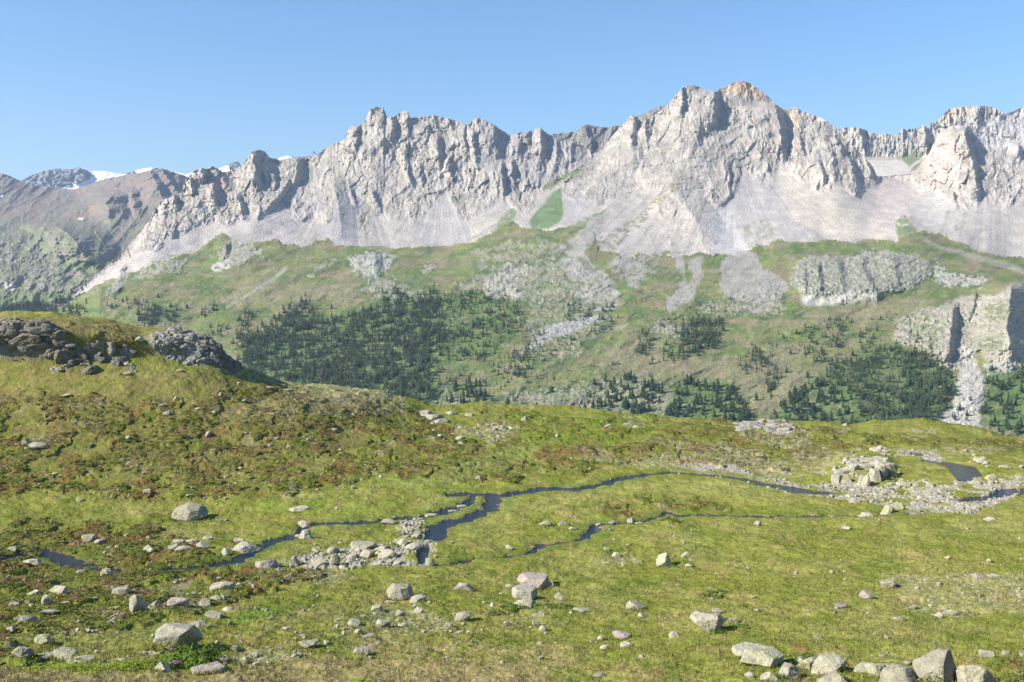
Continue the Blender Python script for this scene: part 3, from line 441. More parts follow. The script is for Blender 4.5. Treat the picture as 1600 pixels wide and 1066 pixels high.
FINS = [([(1066, 136), (1064, 182)], 22, 5, 48), ([(1117, 146), (1115, 170), (1113, 196)], 45, 10, 95), ([(1210, 165), (1217, 190), (1221, 215), (1223, 246)], 60, 11, 120), ([(1139, 266), (1140, 302)], 28, 4, 38), ([(986, 212), (985, 226)], 12, 6, 30), ([(990, 178), (994, 200)], 14, 6, 40), ([(1008, 186), (1010, 222)], 12, 5, 30), ([(1281, 253), (1287, 288)], 20, 6, 42), ([(1325, 246), (1334, 272), (1342, 298)], 22, 6, 44), ([(1310, 222), (1318, 244)], 14, 6, 34), ([(1352, 250), (1362, 268), (1366, 286)], 16, 8, 44), ([(1248, 215), (1254, 240)], 16, 6, 36), ([(1298, 225), (1302, 280)], 16, 7, 34), ([(1198, 258), (1201, 268)], 12, 6, 26),
        ([(1508, 203), (1512, 225), (1518, 248)], 42, 9, 90), ([(1520, 250), (1526, 285), (1526, 314)], 34, 6, 60), ([(1500, 262), (1508, 292)], 14, 5, 26), ([(1592, 228), (1594, 250)], 20, 6, 40), ([(1490, 300), (1494, 325)], 14, 5, 25),
        ([(612, 186), (611, 225)], 30, 7, 48), ([(556, 198), (555, 236)], 26, 6, 45), ([(683, 216), (686, 262)], 24, 8, 48), ([(738, 205), (742, 252)], 18, 6, 42), ([(784, 255), (786, 308)], 22, 8, 58), ([(800, 256), (802, 292)], 14, 6, 38), ([(724, 204), (728, 248)], 22, 7, 42), ([(636, 264), (642, 288)], 20, 8, 36), ([(582, 300), (592, 326)], 20, 6, 32), ([(550, 300), (554, 324)], 20, 5, 26), ([(637, 174), (639, 192)], 14, 4, 26), ([(847, 204), (846, 236)], 16, 7, 44), ([(811, 205), (809, 240)], 13, 5, 34), ([(826, 206), (825, 228)], 11, 5, 28), ([(700, 250), (703, 276)], 14, 6, 30), ([(772, 196), (775, 250)], 22, 7, 34), ([(870, 222), (866, 258)], 16, 6, 30), ([(895, 224), (890, 256)], 14, 6, 28), ([(668, 200), (664, 240)], 20, 6, 24), ([(655, 262), (660, 286)], 16, 6, 26),
        ([(466, 250), (460, 285)], 34, 10, 75), ([(452, 280), (436, 305), (414, 330)], 30, 9, 50), ([(427, 272), (431, 300)], 24, 8, 50), ([(370, 306), (380, 338)], 26, 9, 55), ([(332, 290), (337, 318)], 22, 7, 48), ([(270, 306), (274, 328)], 34, 6, 45), ([(395, 240), (402, 300)], 34, 14, 55), ([(318, 264), (318, 285)], 20, 7, 40), ([(345, 268), (352, 290)], 16, 6, 24), ([(296, 276), (300, 300)], 22, 6, 30), ([(405, 320), (404, 340)], 12, 6, 30),
        ([(352, 384), (348, 412)], 20, 9, 30), ([(190, 418), (184, 450)], 20, 9, 40), ([(585, 398), (590, 425)], 40, 12, 40), ([(1044, 268), (1060, 300), (1090, 350), (1100, 385)], 60, 42, 60), ([(520, 275), (530, 330), (535, 380)], 40, 30, 50), ([(1330, 210), (1332, 236)], 14, 6, 28)]
rel += fins(S, FINS)*(1 - .0*gr)
CF = [([(1492, 478), (1486, 520), (1480, 566)], 60, 9, 75), ([(1526, 458), (1516, 492)], 26, 6, 40), ([(1582, 440), (1576, 475), (1574, 510), (1578, 562)], 58, 30, 170), ([(1278, 414), (1282, 452)], 24, 7, 30), ([(1308, 406), (1316, 456)], 26, 8, 26), ([(1348, 402), (1350, 425), (1368, 455)], 26, 8, 34), ([(1394, 402), (1404, 450)], 26, 9, 24), ([(1256, 415), (1258, 455)], 14, 6, 18), ([(1540, 545), (1542, 562)], 30, 6, 25)]
rel += fins(S, CF)
for P in CF[:3]:
    pass
MREL = rel
MX, MY, MZ = S.world(rel)
def tail(X, Y, Z):                                                  # the slope goes on down to the hidden valley floor and rises towards the meadow
    o = []
    for k, z in ((.90, -490), (.75, -520), (.6, -520), (.45, -515)):
        o.append((X[-1:]*k, Y[-1:]*k, np.full_like(Z[-1:], z)))
    return o
mount = S.build('mountainside', M_MTN, rel, extra_rows=tail)
def slope_at(px, py):
    j = int(np.clip(round(px - MS.px[0]), 0, MS.W-1)); i = int(np.clip(round((py - MS.sky[j])/(735 - MS.sky[j])*(MS.H-1)), 0, MS.H-1))
    return float(MX[i, j]), float(MY[i, j]), float(MZ[i, j])
# ------------------------------------------------------------------ the near alpine meadow
CREST = [(-200, 492), (0, 490), (30, 487), (60, 487), (130, 493), (180, 503), (220, 512), (262, 514), (300, 521), (330, 538), (352, 560), (385, 577), (420, 588), (450, 598), (530, 606), (600, 616), (640, 626), (680, 637), (740, 632), (800, 633), (850, 637), (905, 638), (950, 645), (1000, 655), (1080, 655), (1140, 661), (1190, 664), (1230, 661), (1265, 659), (1300, 664), (1340, 667), (1365, 660), (1400, 661), (1440, 661), (1480, 665), (1515, 671), (1540, 676), (1570, 684), (1600, 688), (1700, 700), (1800, 708)]
# px: D at crest, then (py, D) at fixed heights of the picture
PYS = [560, 590, 620, 650, 680, 700, 720, 745, 770, 800, 830, 860, 890, 920, 955, 990, 1030, 1066, 1140]
FGC = [(-200, 190, [168, 165, 160, 153, 146, 141, 135, 129, 122, 113, 104, 96, 88, 80, 70, 61, 53, 48, 41]),
       (100, 192, [171, 168, 162, 155, 148, 143, 138, 132, 126, 119, 110, 102.5, 95, 83, 73, 63, 55, 49.5, 42]),
       (300, 196, [178, 172, 166, 158, 151, 146, 141, 133, 126, 119, 110, 101, 94, 83, 73, 63.5, 55, 50, 42]),
       (500, 196, [196, 192, 180, 167, 156, 150, 143, 134.5, 126.5, 117.5, 109, 101, 92, 83, 73.5, 65, 57, 51.5, 43]),
       (700, 202, [202, 202, 202, 196, 175, 161, 148, 135, 126.5, 117, 109.5, 101.5, 92, 84, 75, 67, 59, 53, 44]),
       (900, 204, [204, 204, 204, 200, 176, 160, 147, 134, 125.5, 116, 107.5, 99.5, 92, 84.5, 76.5, 68.5, 60, 54, 45]),
       (1150, 200, [200, 200, 200, 200, 177, 160, 146, 132.5, 123, 112.5, 104, 96, 88.5, 81, 73, 65.5, 57.5, 52, 43]),
       (1350, 192, [192, 192, 192, 192, 169, 152, 140, 129, 121, 110, 101, 92.5, 85, 78, 70.5, 63.5, 56, 51, 42]),
       (1600, 168, [168, 168, 168, 168, 168, 150, 133, 121.5, 112.5, 103.5, 95, 88, 81, 74.5, 67.5, 61, 54, 49.5, 41]),
       (1800, 160, [160, 160, 160, 160, 160, 150, 130, 118, 108, 99, 91, 84, 77.5, 71, 65, 59, 52, 47.5, 40])]
def fgD(s):
    kx = [c[0] for c in FGC]; sm1 = lambda v: box(box(np.asarray(v, np.float32)[None], 40, 1), 40, 1)[0]
    kd = [sm1(np.interp(s.px, kx, [c[2][i] for c in FGC])) for i in range(len(PYS))]; dc = sm1(np.interp(s.px, kx, [c[1] for c in FGC]))
    D = np.empty_like(s.Y)
    for j in range(s.W):
        D[:, j] = np.interp(s.Y[:, j], PYS, [d[j] for d in kd])
    D = box(D.astype(np.float32), 6, 0); q = np.clip(1 - (s.Y - s.sky[None])/22, 0, 1); D = D + (np.maximum(dc[None], D[:1]) + 5 - D)*q*q
    return D
FG = S = Sheet(-190, 1790, CREST, 760, 1136, fgD, 1., 0, 9)
X, Y = S.X, S.Y; one = np.ones_like(S.D); WX, WY, WZ0 = S.world()
# colours of the turf: base green, olive, straw, heath brown, bright moss
S.rgb[:] = (.178, .188, .042)
def nw(sx, sy, sd, o=4, g=.55): return fbm(WX/sx, WY/sy, o, sd, g)
n1, n2, n3 = nw(7, 12, 201), nw(2.2, 4, 203), nw(.7, 1.3, 205)
def pw(col, m):
    m = np.clip(m, 0, 1)[..., None]; S.rgb = S.rgb*(1-m) + np.array(col, np.float32)*m
pw((.235, .225, .075), .7*sm(n1, -.1, .35)); pw((.12, .155, .026), .7*sm(nw(5, 9, 207), .02, .35)); pw((.265, .205, .09), .6*sm(nw(3, 6, 209, 5, .65), .12, .34)); pw((.20, .205, .07), .5*sm(nw(9, 20, 229), .05, .3))
bushM = np.zeros_like(S.D)                                             # where low shrubs and cushions grow
def heath(P, op=1., warp=9):
    global bushM
    m = S.mask(P, warp, 5)*op; bushM = np.maximum(bushM, m); return m
heath([(-200, 600), (0, 612), (250, 625), (430, 600), (640, 630), (760, 700), (830, 720), (800, 760), (600, 740), (430, 775), (250, 790), (120, 770), (-200, 780)], .9)
heath([(-200, 820), (60, 810), (260, 830), (340, 870), (460, 885), (520, 895), (420, 925), (300, 965), (150, 985), (60, 1010), (60, 1035), (-200, 1040)], 1)
heath([(740, 635), (1000, 655), (1180, 664), (1300, 670), (1300, 700), (1230, 735), (1120, 735), (1030, 715), (960, 728), (900, 745), (830, 752), (770, 700)], .75)
heath([(1200, 665), (1600, 690), (1800, 700), (1800, 730), (1550, 712), (1380, 695), (1290, 720), (1200, 735)], .65)
heath([(940, 780), (1000, 772), (1120, 780), (1150, 795), (1080, 815), (980, 822), (930, 810)], .6, 5)
heath([(1580, 1030), (1620, 1000), (1800, 990), (1800, 1066), (1560, 1060)], .7)
heath([(-200, 500), (120, 500), (230, 520), (200, 545), (-200, 590)], .6)
bw = bushM*sm(nw(6, 9, 211), -.35, .15)
cu1, cu2, cuv = worley(WX/1.9 + .5*n2, WY/2.6 + .5*n1, 9); cq1, cq2, cqv = worley(WX/.85 + .5*n3, WY/1.1, 13)
cushion = sm(bw - cuv*.55 + .25*n2, .12, .3)
pal = [(.10, .115, .025), (.145, .155, .03), (.085, .10, .024), (.165, .175, .04), (.175, .14, .05), (.135, .09, .048), (.18, .155, .06), (.10, .12, .024)]
cc = np.array(pal, np.float32)[(cuv*7.99).astype(int)]
cm = (cushion*.85*sm(cu2-cu1, .0, .14))[..., None]; S.rgb = S.rgb*(1-cm) + cc*cm
pw((.165, .105, .042), .85*bushM*sm(nw(4.5, 8, 213, 5, .6), .08, .24)); pw((.29, .245, .19), .65*bushM*sm(nw(4, 7, 215, 6, .7), .22, .33))
pw((.16, .19, .032), .45*bushM*sm(nw(3.2, 5, 217, 4, .5), .22, .36))
# stony and bare ground
def bare(P, col=(.36, .31, .26), op=.9, warp=5, tex=(9, 4, -.05, .15, 221)): return S.paint(P, col, op, warp, 1, tex)
for P in ([(330, 640), (480, 610), (560, 600), (640, 625), (660, 640), (600, 650), (500, 650), (400, 660)], [(420, 590), (520, 603), (600, 615), (640, 628), (560, 640), (450, 620)], [(110, 660), (150, 655), (165, 662), (130, 672)], [(30, 690), (60, 675), (80, 690), (60, 705)], [(100, 628), (170, 626), (180, 634), (120, 642)], [(700, 668), (790, 660), (820, 672), (790, 690), (740, 682)], [(760, 665), (800, 672), (760, 700)],
          [(880, 700), (940, 700), (960, 715), (920, 725)], [(930, 725), (1010, 710), (1120, 712), (1230, 725), (1240, 745), (1120, 735), (1010, 732)], [(1000, 685), (1090, 690), (1200, 705), (1180, 718), (1060, 705)], [(960, 650), (1000, 655), (1010, 672), (970, 672)], [(1150, 660), (1230, 660), (1270, 680), (1250, 705), (1190, 695), (1150, 678)], [(1240, 690), (1330, 700), (1340, 730), (1280, 745), (1240, 725)], [(1180, 720), (1230, 715), (1260, 745), (1200, 745)],
          [(1420, 668), (1460, 666), (1470, 676), (1430, 678)], [(1400, 680), (1450, 682), (1440, 692)], [(1460, 700), (1550, 698), (1580, 706), (1500, 712)], [(1290, 670), (1330, 672), (1320, 684)], [(470, 895), (540, 890), (560, 905), (500, 915)], [(930, 875), (985, 866), (1000, 880), (940, 885)], [(-10, 615), (20, 620), (10, 635), (-10, 635)],
          [(250, 930), (330, 940), (310, 965), (240, 960)], [(380, 1005), (440, 1010), (460, 1030), (400, 1040), (350, 1035)], [(560, 960), (640, 950), (720, 968), (700, 985), (600, 990)], [(1380, 900), (1600, 900), (1600, 960), (1420, 955)], [(225, 540), (330, 555), (380, 575), (440, 590), (420, 600), (330, 580), (240, 560)]):
    bare(P, op=.55, warp=8, tex=(7, 3, .02, .16, 221))
# foreground pink-brown dry grass band, bright moss cushions along the bottom left
band = [(-200, 1050), (0, 1046), (180, 1050), (300, 1052), (420, 1040), (520, 1030), (640, 1036), (760, 1040), (860, 1050), (900, 1160), (-200, 1160)]
S.paint(band, (.32, .235, .15), .6, 12, 7, (30, 7, -.25, .25, 223)); S.paint([(540, 985), (700, 1000), (900, 1010), (900, 1050), (560, 1040)], (.31, .245, .13), .6, 8, 4, (24, 8, -.05, .2, 225))
S.paint([(20, 1040), (120, 1035), (240, 1034), (245, 1045), (160, 1050), (30, 1052)], (.19, .24, .03), .9, 4, 2); S.paint([(255, 1016), (290, 1005), (320, 1008), (342, 1025), (335, 1040), (290, 1045), (240, 1044)], (.15, .21, .03), .9, 3, 1)
for P in ([(370, 690), (0, 0)],): pass
S.paint([(-200, 560), (200, 568), (420, 598), (620, 640), (300, 650), (-200, 625)], (.205, .165, .075), .7, 9, 6, (40, 8, -.1, .2, 281)); S.paint([(-200, 492), (130, 496), (262, 517), (225, 560), (120, 540), (-200, 510)], (.21, .17, .085), .75, 6, 4, (30, 6, -.15, .2, 283)); S.paint([(-200, 640), (500, 640), (640, 700), (400, 760), (-200, 700)], (.19, .155, .07), .45, 10, 8, (60, 12, -.05, .15, 285))
S.paint([(380, 965), (440, 950), (470, 955), (400, 975), (340, 975)], (.12, .20, .03), .8, 6, 3); S.paint([(300, 790), (460, 800), (600, 800), (640, 790), (440, 780)], (.16, .215, .04), .5, 8, 5); S.paint([(880, 755), (1000, 748), (1180, 755), (1230, 790), (1000, 775), (840, 800)], (.235, .235, .075), .6, 8, 6)
S.paint([(780, 655), (900, 640), (1050, 662), (960, 700), (840, 700)], (.17, .235, .03), .55, 9, 4, (30, 9, -.1, .15, 227)); S.paint([(600, 760), (800, 700), (880, 690), (800, 730), (700, 765)], (.20, .23, .07), .6, 8, 6)
for P in ([(895, 700), (925, 697), (940, 712), (915, 722), (890, 715)], [(850, 705), (885, 700), (893, 722), (860, 728), (838, 716)], [(980, 705), (1012, 700), (1018, 718), (990, 722)], [(1060, 700), (1100, 694), (1104, 705), (1070, 708)], [(668, 700), (690, 690), (700, 702)], [(620, 738), (640, 732), (642, 742)]): S.paint(P, (.16, .105, .045), .6, 4, 1, (12, 5, -.2, .2, 228))
S.paint([(1235, 1016), (1262, 1014), (1260, 1022), (1240, 1022)], (.25, .14, .075), .7, 2, 1)
# straw flecks, tiny stones, shade of plant gaps painted as dark specks
pw((.42, .40, .34), .8*sm(nw(.35, .9, 231, 4, .8), .5, .56)*(.25+.75*sm(nw(8, 14, 233), -.1, .2))*(Y > 640)); pw((.09, .10, .03), .5*sm(nw(.5, .9, 235, 4, .7), .28, .42))
# ---- water: pools and brooks, carved into the ground
vary = pn(WX/5, WY/8, 249) + .6*pn(WX/1.7, WY/2, 250)
def brook(P, wd):
    P = [(float(a), float(b)) for a, b in P]; wp = []
    for a, b in P:
        j = int(round(a - S.px[0])); i = int(np.clip((b - S.sky[j])/(1136 - S.sky[j])*(S.H-1), 0, S.H-1)); wp.append((float(WX[i, j]), float(WY[i, j])))
    d = np.full(S.D.shape, 9., np.float32); wx = WX + .45*pn(WX/1.6, WY/1.6, 241) + .2*pn(WX/.6, WY/.6, 243); wy = WY + .6*pn(WX/1.6, WY/1.6, 245) + .25*pn(WX/.6, WY/.6, 247)
    for (a, b), (c, e), (p, _), (q, _) in zip(wp, wp[1:], P, P[1:]):
        c0 = max(0, int(min(p, q) - S.px[0]) - 60); c1 = min(S.W, int(max(p, q) - S.px[0]) + 60)
        if c1 <= c0: continue
        dx, dy = c-a, e-b; l = dx*dx + dy*dy + 1e-6; t = np.clip(((wx[:, c0:c1]-a)*dx + (wy[:, c0:c1]-b)*dy)/l, 0, 1)
        d[:, c0:c1] = np.minimum(d[:, c0:c1], np.hypot(wx[:, c0:c1]-a-t*dx, wy[:, c0:c1]-b-t*dy) - wd*.72*(1 + .5*vary[:, c0:c1]))
    return d
BR = [([(1300, 770), (1270, 768), (1250, 765), (1225, 761), (1200, 757), (1170, 750), (1140, 744.5), (1100, 741), (1070, 739), (1040, 738.5), (1010, 741), (985, 745), (960, 750), (945, 756), (925, 759), (900, 763), (870, 762), (850, 762), (830, 766), (810, 770), (795, 773), (770, 772), (750, 772), (730, 770), (712, 772)], .95),
      ([(768, 775), (772, 783), (765, 795), (745, 804), (730, 810), (700, 817), (687, 822)], 1.15), ([(687, 822), (684, 833), (682, 840)], 1.3), ([(740, 774), (735, 783), (722, 790), (700, 797), (680, 802), (655, 808), (625, 809), (590, 815), (550, 816), (520, 817), (490, 818), (472, 828)], .75),
      ([(472, 828), (462, 837), (440, 842), (415, 850), (395, 862), (370, 875), (340, 882), (310, 886), (280, 889), (240, 893), (190, 893), (150, 886), (120, 880), (100, 874), (84, 866)], 1.1), ([(95, 868), (78, 862), (66, 860)], .6), ([(30, 866), (0, 873), (-70, 884)], .8),
      ([(1440, 801), (1400, 804), (1300, 804), (1200, 806), (1100, 804), (1060, 805), (1045, 800), (1030, 806), (1000, 815), (960, 818), (935, 817), (925, 828), (915, 837), (905, 844), (880, 848), (850, 850), (835, 858), (820, 866), (780, 870), (745, 872), (720, 878), (700, 881), (668, 882)], .26), ([(935, 820), (922, 832), (912, 840)], .7), ([(852, 850), (840, 855)], .6)]
wd = np.full(S.D.shape, 9., np.float32)
for P, wdt in BR: wd = np.minimum(wd, brook(P, wdt))
wat = sm(-wd, -.25, .05)
POOLS = [[(1472, 720), (1499, 723), (1524, 729), (1536, 741), (1517, 744), (1522, 750), (1499, 753), (1489, 740), (1478, 729)], [(1424, 706), (1441, 707), (1444, 712), (1428, 712)], [(1440, 716), (1475, 722), (1478, 729), (1445, 722)], [(1489, 781), (1517, 774.6), (1544, 772), (1567, 762), (1588, 761), (1593, 769), (1575, 775), (1555, 778), (1530, 784), (1507, 785)], [(1595, 762), (1650, 750), (1800, 745), (1800, 757), (1660, 762), (1595, 770)], [(696, 771), (725, 769), (733, 774), (700, 776)], [(650, 868), (655, 855), (672, 850), (668, 880), (656, 882)], [(1200, 757), (1250, 763), (1290, 768), (1290, 773), (1230, 768)]]
pool = np.zeros_like(S.D)
for P in POOLS: pool = np.maximum(pool, S.mask(P, 1.2, 1))
wat = np.maximum(wat, pool)
GRAV = [[(1165, 742), (1250, 752), (1330, 758), (1400, 765), (1440, 762), (1480, 757), (1540, 748), (1590, 743), (1605, 750), (1592, 774), (1560, 787), (1530, 798), (1500, 803), (1440, 801), (1390, 792), (1330, 784), (1260, 776), (1200, 764)], [(1362, 699), (1385, 702), (1460, 705), (1480, 716), (1470, 721), (1430, 714), (1380, 710)], [(1490, 752), (1530, 745), (1560, 752), (1540, 760), (1500, 762)], [(600, 815), (660, 812), (682, 830), (680, 885), (500, 888), (430, 895), (400, 890), (500, 862), (600, 850), (640, 835)], [(1040, 725), (1150, 728), (1180, 742), (1100, 738)]]
grav = np.zeros_like(S.D)
for P in GRAV: grav = np.maximum(grav, S.mask(P, 3, 1))
grav *= sm(nw(2.5, 6, 251, 5, .6), -.2, .02)
gcell, gcell2, gcv = worley(WX/.42, WY/.6, 17)
gcol = np.stack([.25 + .17*gcv, .23 + .15*gcv, .215 + .13*gcv], -1)*(.72 + .28*sm(gcell2-gcell, .02, .15))[..., None]
g3 = (grav*.92)[..., None]; S.rgb = S.rgb*(1-g3) + gcol*g3
bank = sm(-wd, -.9, -.2)*(1-wat); pw((.13, .10, .06), .55*bank); pw((.10, .17, .03), .45*sm(-wd, -2.2, -1.0)*(1-bank))
pw((.12, .075, .045), .8*wat); pw((.33, .16, .09), .7*sm(-wd, -.6, 0)*sm(nw(1.4, 1.4, 253), .15, .3)*(X > 700)*(X < 960))
S.rgb *= (1 + .22*nw(.25, .5, 255, 3, .8))[..., None]*(1 - .16*bushM*(1-grav))[..., None]*np.array([1, 1, .88], np.float32)
# ---- relief in metres, upwards
dry = 1 - sm(-wd, -2.5, -.3)*.85; dry *= 1 - np.maximum(pool, grav*.8)
rel = dry*(.55*nw(14, 14, 261, 3) + .34*nw(4, 4, 263, 3) + .14*nw(1.1, 1.1, 265, 3) + .05*nw(.35, .4, 267, 2))
rel += dry*cushion*(.24*np.sqrt(np.clip(1 - cu1*1.15, 0, 1)) + .10*(1-cq1)) + .06*(1-cq1)*dry
rel += dry*sm(Y, 800, 700)*.5*nw(9, 9, 269, 2)
rel += grav*(1-wat)*(.16*np.clip(1 - gcell*1.6, 0, 1)*(.4+gcv) + .15*nw(2, 2, 271, 2)); rel -= .38*wat + .1*bank
# the small hollow faces and knolls that catch shade on the left hill
kn = S.mask([(-200, 520), (20, 505), (80, 520), (118, 545), (120, 560), (60, 562), (-200, 560)], 4, 3); rel += .5*kn + kn*.7*ridg(WX/2.5, WY/4, 4, 273); kc = kn*sm(nw(1.6, 3, 274), -.3, 0)
pw((.23, .21, .17), kc)
kn2 = S.mask([(225, 530), (262, 517), (310, 522), (345, 545), (372, 570), (330, 575), (270, 555)], 3, 6); rel += .4*kn2 + kn2*.7*ridg(WX/2.2, WY/4, 4, 275); pw((.21, .19, .155), kn2*sm(nw(1.4, 3, 276), -.3, 0))
rel += .4*S.mask([(1150, 672), (1180, 658), (1225, 660), (1260, 682), (1230, 692), (1170, 690)], 3, 5) + .7*S.mask([(1290, 740), (1310, 715), (1350, 712), (1395, 718), (1400, 745), (1380, 758), (1320, 758)], 3, 6)
WZ = WZ0 + rel
def near_tail(X, Y, Z):
    o = []
    for k in (.9, .75, .6, .45, .3, .18, .08, .02):
        o.append((X[-1:]*k, Y[-1:]*k, Z[-1:]*k - 1.7*(1-k)))
    return o
def build_fg():
    b = []; c = FG.rgb
    for dd, dz in ((1500, -560), (1100, -470), (700, -330), (420, -200), (230, -100), (120, -45), (60, -18), (28, -6), (12, -1.6), (5, -.4)):
        k = (WY[:1] + dd)/WY[:1]; b.append((WX[:1]*k, WY[:1] + dd, WZ[:1] + dz))
    f = near_tail(WX, WY, WZ)
    Xs = np.concatenate([i[0] for i in b] + [WX] + [i[0] for i in f]); Ys = np.concatenate([i[1] for i in b] + [WY] + [i[1] for i in f]); Zs = np.concatenate([i[2] for i in b] + [WZ] + [i[2] for i in f])
    C = np.concatenate([c[:1]]*len(b) + [c] + [c[-1:]]*len(f))
    Xs, Ys, Zs, C = widen(Xs, Ys, Zs, C, (.5, 1.5, 2.5, 4, 5.5, 7, 9, 11, 13, 16, 19, 22, 26, 30, 35, 40, 46, 54, 64, 76, 92, 115, 150, 250, 450))
    o = grid_mesh('meadow_ground', Xs, Ys, Zs, C, M_GND); o['kind'] = 'structure'
build_fg()
def fi(px, py):
    j = int(np.clip(round(px - FG.px[0]), 0, FG.W-1)); i = int(np.clip(round((py - FG.sky[j])/(1136 - FG.sky[j])*(FG.H-1)), 0, FG.H-1)); return i, j
def ground(px, py):
    i, j = fi(px, py); return Vector((float(WX[i, j]), float(WY[i, j]), float(WZ[i, j])))
# water surface
m, N, L = newmat('brook_water'); b = N['Principled BSDF']; b.inputs['Base Color'].default_value = (.012, .026, .048, 1); b.inputs['Roughness'].default_value = .06; b.inputs['IOR'].default_value = 1.33; b.inputs['Specular IOR Level'].default_value = .32
tn = N.new('ShaderNodeTexNoise'); tn.inputs['Scale'].default_value = 3.2; tn.inputs['Detail'].default_value = 4; tc = N.new('ShaderNodeTexCoord'); L.new(tc.outputs['Object'], tn.inputs['Vector'])
bp = N.new('ShaderNodeBump'); bp.inputs['Strength'].default_value = .8; bp.inputs['Distance'].default_value = .28; L.new(tn.outputs[0], bp.inputs['Height']); L.new(bp.outputs[0], b.inputs['Normal'])
M_WATER = m
wk = (blur(wat, 1) > .12)
o = grid_mesh('brook_water', WX, WY, WZ0 - .17, None, M_WATER, keep=wk); o['kind'] = 'structure'
# ------------------------------------------------------------------ boulders, stones and crags on the meadow
def ico(sub):
    t = (1 + 5**.5)/2; v = [(-1, t, 0), (1, t, 0), (-1, -t, 0), (1, -t, 0), (0, -1, t), (0, 1, t), (0, -1, -t), (0, 1, -t), (t, 0, -1), (t, 0, 1), (-t, 0, -1), (-t, 0, 1)]
    f = [(0, 11, 5), (0, 5, 1), (0, 1, 7), (0, 7, 10), (0, 10, 11), (1, 5, 9), (5, 11, 4), (11, 10, 2), (10, 7, 6), (7, 1, 8), (3, 9, 4), (3, 4, 2), (3, 2, 6), (3, 6, 8), (3, 8, 9), (4, 9, 5), (2, 4, 11), (6, 2, 10), (8, 6, 7), (9, 8, 1)]
    v = [np.array(p)/np.linalg.norm(p) for p in v]
    for _ in range(sub):
        c = {}; g = []
        def mid(a, b):
            k = (min(a, b), max(a, b))
            if k not in c: p = v[a] + v[b]; v.append(p/np.linalg.norm(p)); c[k] = len(v) - 1
            return c[k]
        for a, b, d in f: x, y, z = mid(a, b), mid(b, d), mid(d, a); g += [(a, x, z), (b, y, x), (d, z, y), (x, y, z)]
        f = g
    return np.array(v, np.float32), np.array(f, np.int32)
ICO = {k: ico(k) for k in (1, 2, 3, 4, 5)}
def rock_shape(seed, sub=3, cuts=9, rough=.06, flat=.0, point=None, soft=.10, planes=None):
    """an angular boulder: a sphere cut by random planes, with cracks and a weathered surface"""
    rg = np.random.default_rng(seed); V, Fc = ICO[sub]
    n = rg.normal(size=(cuts, 3)); n /= np.linalg.norm(n, axis=1)[:, None]; n = np.concatenate([n, [[0, 0, 1.], [0, 0, -1]]]) if flat else n
    d = rg.uniform(.5, .9, len(n)); 
    if flat: d[-2] = flat
    if planes: n = np.array([p[:3] for p in planes], float); n /= np.linalg.norm(n, axis=1)[:, None]; d = np.array([p[3] for p in planes])
    dots = V @ n.T; r = np.where(dots > .05, d/np.maximum(dots, .05), 9).clip(0, 1.15)
    k = 1/soft; r0 = r.min(1); r = r0 - np.log(np.exp(-(r - r0[:, None])*k).sum(1))/k + soft*.3; r = np.minimum(r, 1.1)
    P = V*r[:, None]; o = seed*3.1
    q = fbm(P[:, 0]*2.2 + P[:, 2]*1.3 + o, P[:, 1]*2.2 - P[:, 2]*1.1, 4, seed % 97, .6) + .5*ridg(P[:, 0]*1.7 - P[:, 1] + o, P[:, 2]*2.3 + P[:, 1], 3, seed % 89)
    st = (P[:, 2]*.9 + P[:, 0]*(.5 - (seed % 7)*.17) + P[:, 1]*.2)*(2.6 + seed % 3) + .35*q; ff = st % 1; P = P*(1 + rough*.75*q - .04*(np.clip(1 - np.abs(ff - .5)*14, 0, 1))*(sub > 3)*(q > -.2))[:, None]
    if point: P[:, 2] = np.where(P[:, 2] > 0, P[:, 2]*(1 + point*(1 - np.hypot(P[:, 0], P[:, 1]))), P[:, 2])
    return P.astype(np.float32), Fc
def fit(P, w, h, d, sink=.28, rot=0., tilt=0.):
    c, s = math.cos(rot), math.sin(rot); P = P @ np.array([[c, -s, 0], [s, c, 0], [0, 0, 1]], np.float32).T
    P = (P - (P.max(0) + P.min(0))/2)/((P.max(0) - P.min(0))/2)
    P = P*np.array([w/2, d/2, h/2*(1 + sink)], np.float32)
    c, s = math.cos(tilt), math.sin(tilt); P = P @ np.array([[c, 0, s], [0, 1, 0], [-s, 0, c]], np.float32).T
    P[:, 2] += h - P[:, 2].max(); return P
LOCKEYS = {}
SEED = [100]
def boulder(px, py, w, h, label, name='boulder', mat=None, group=None, **kw):
    """px: middle, py: foot, w and h: size, all in photo pixels; real size follows from the distance of the ground there"""
    SEED[0] += 1; sd = kw.pop('seed', SEED[0]); g = ground(px, py); mpp = g.y/F
    big = w > 30; sub = 5 if w > 46 else 4 if w > 14 else 3; W_, H_ = w*mpp, h*mpp
    if py > 1015 and w > 30: W_ *= 1.1; H_ *= 1.08
    dep = kw.pop('dep', .8)*W_
    P, Fc = rock_shape(sd, sub, kw.pop('cuts', 8), kw.pop('rough', .10 if big else .07), kw.pop('flat', 0), kw.pop('point', None), kw.pop('soft', .022), kw.pop('planes', None))
    P = fit(P, W_, max(.42*H_, H_*.97 - .2*dep), dep, kw.pop('sink', .7), kw.pop('rot', sd*1.3), kw.pop('tilt', 0))
    o = raw_mesh(name, P, Fc, None, mat or M_ROCK, kw.pop('smooth', big)); o.location = (g.x, g.y + dep*.32, g.z - .02)
    tag(o, label, name.replace('_', ' '), group); return o
B = boulder; Y_, G_, P_ = M_ROCKY, M_ROCKG, M_ROCKP
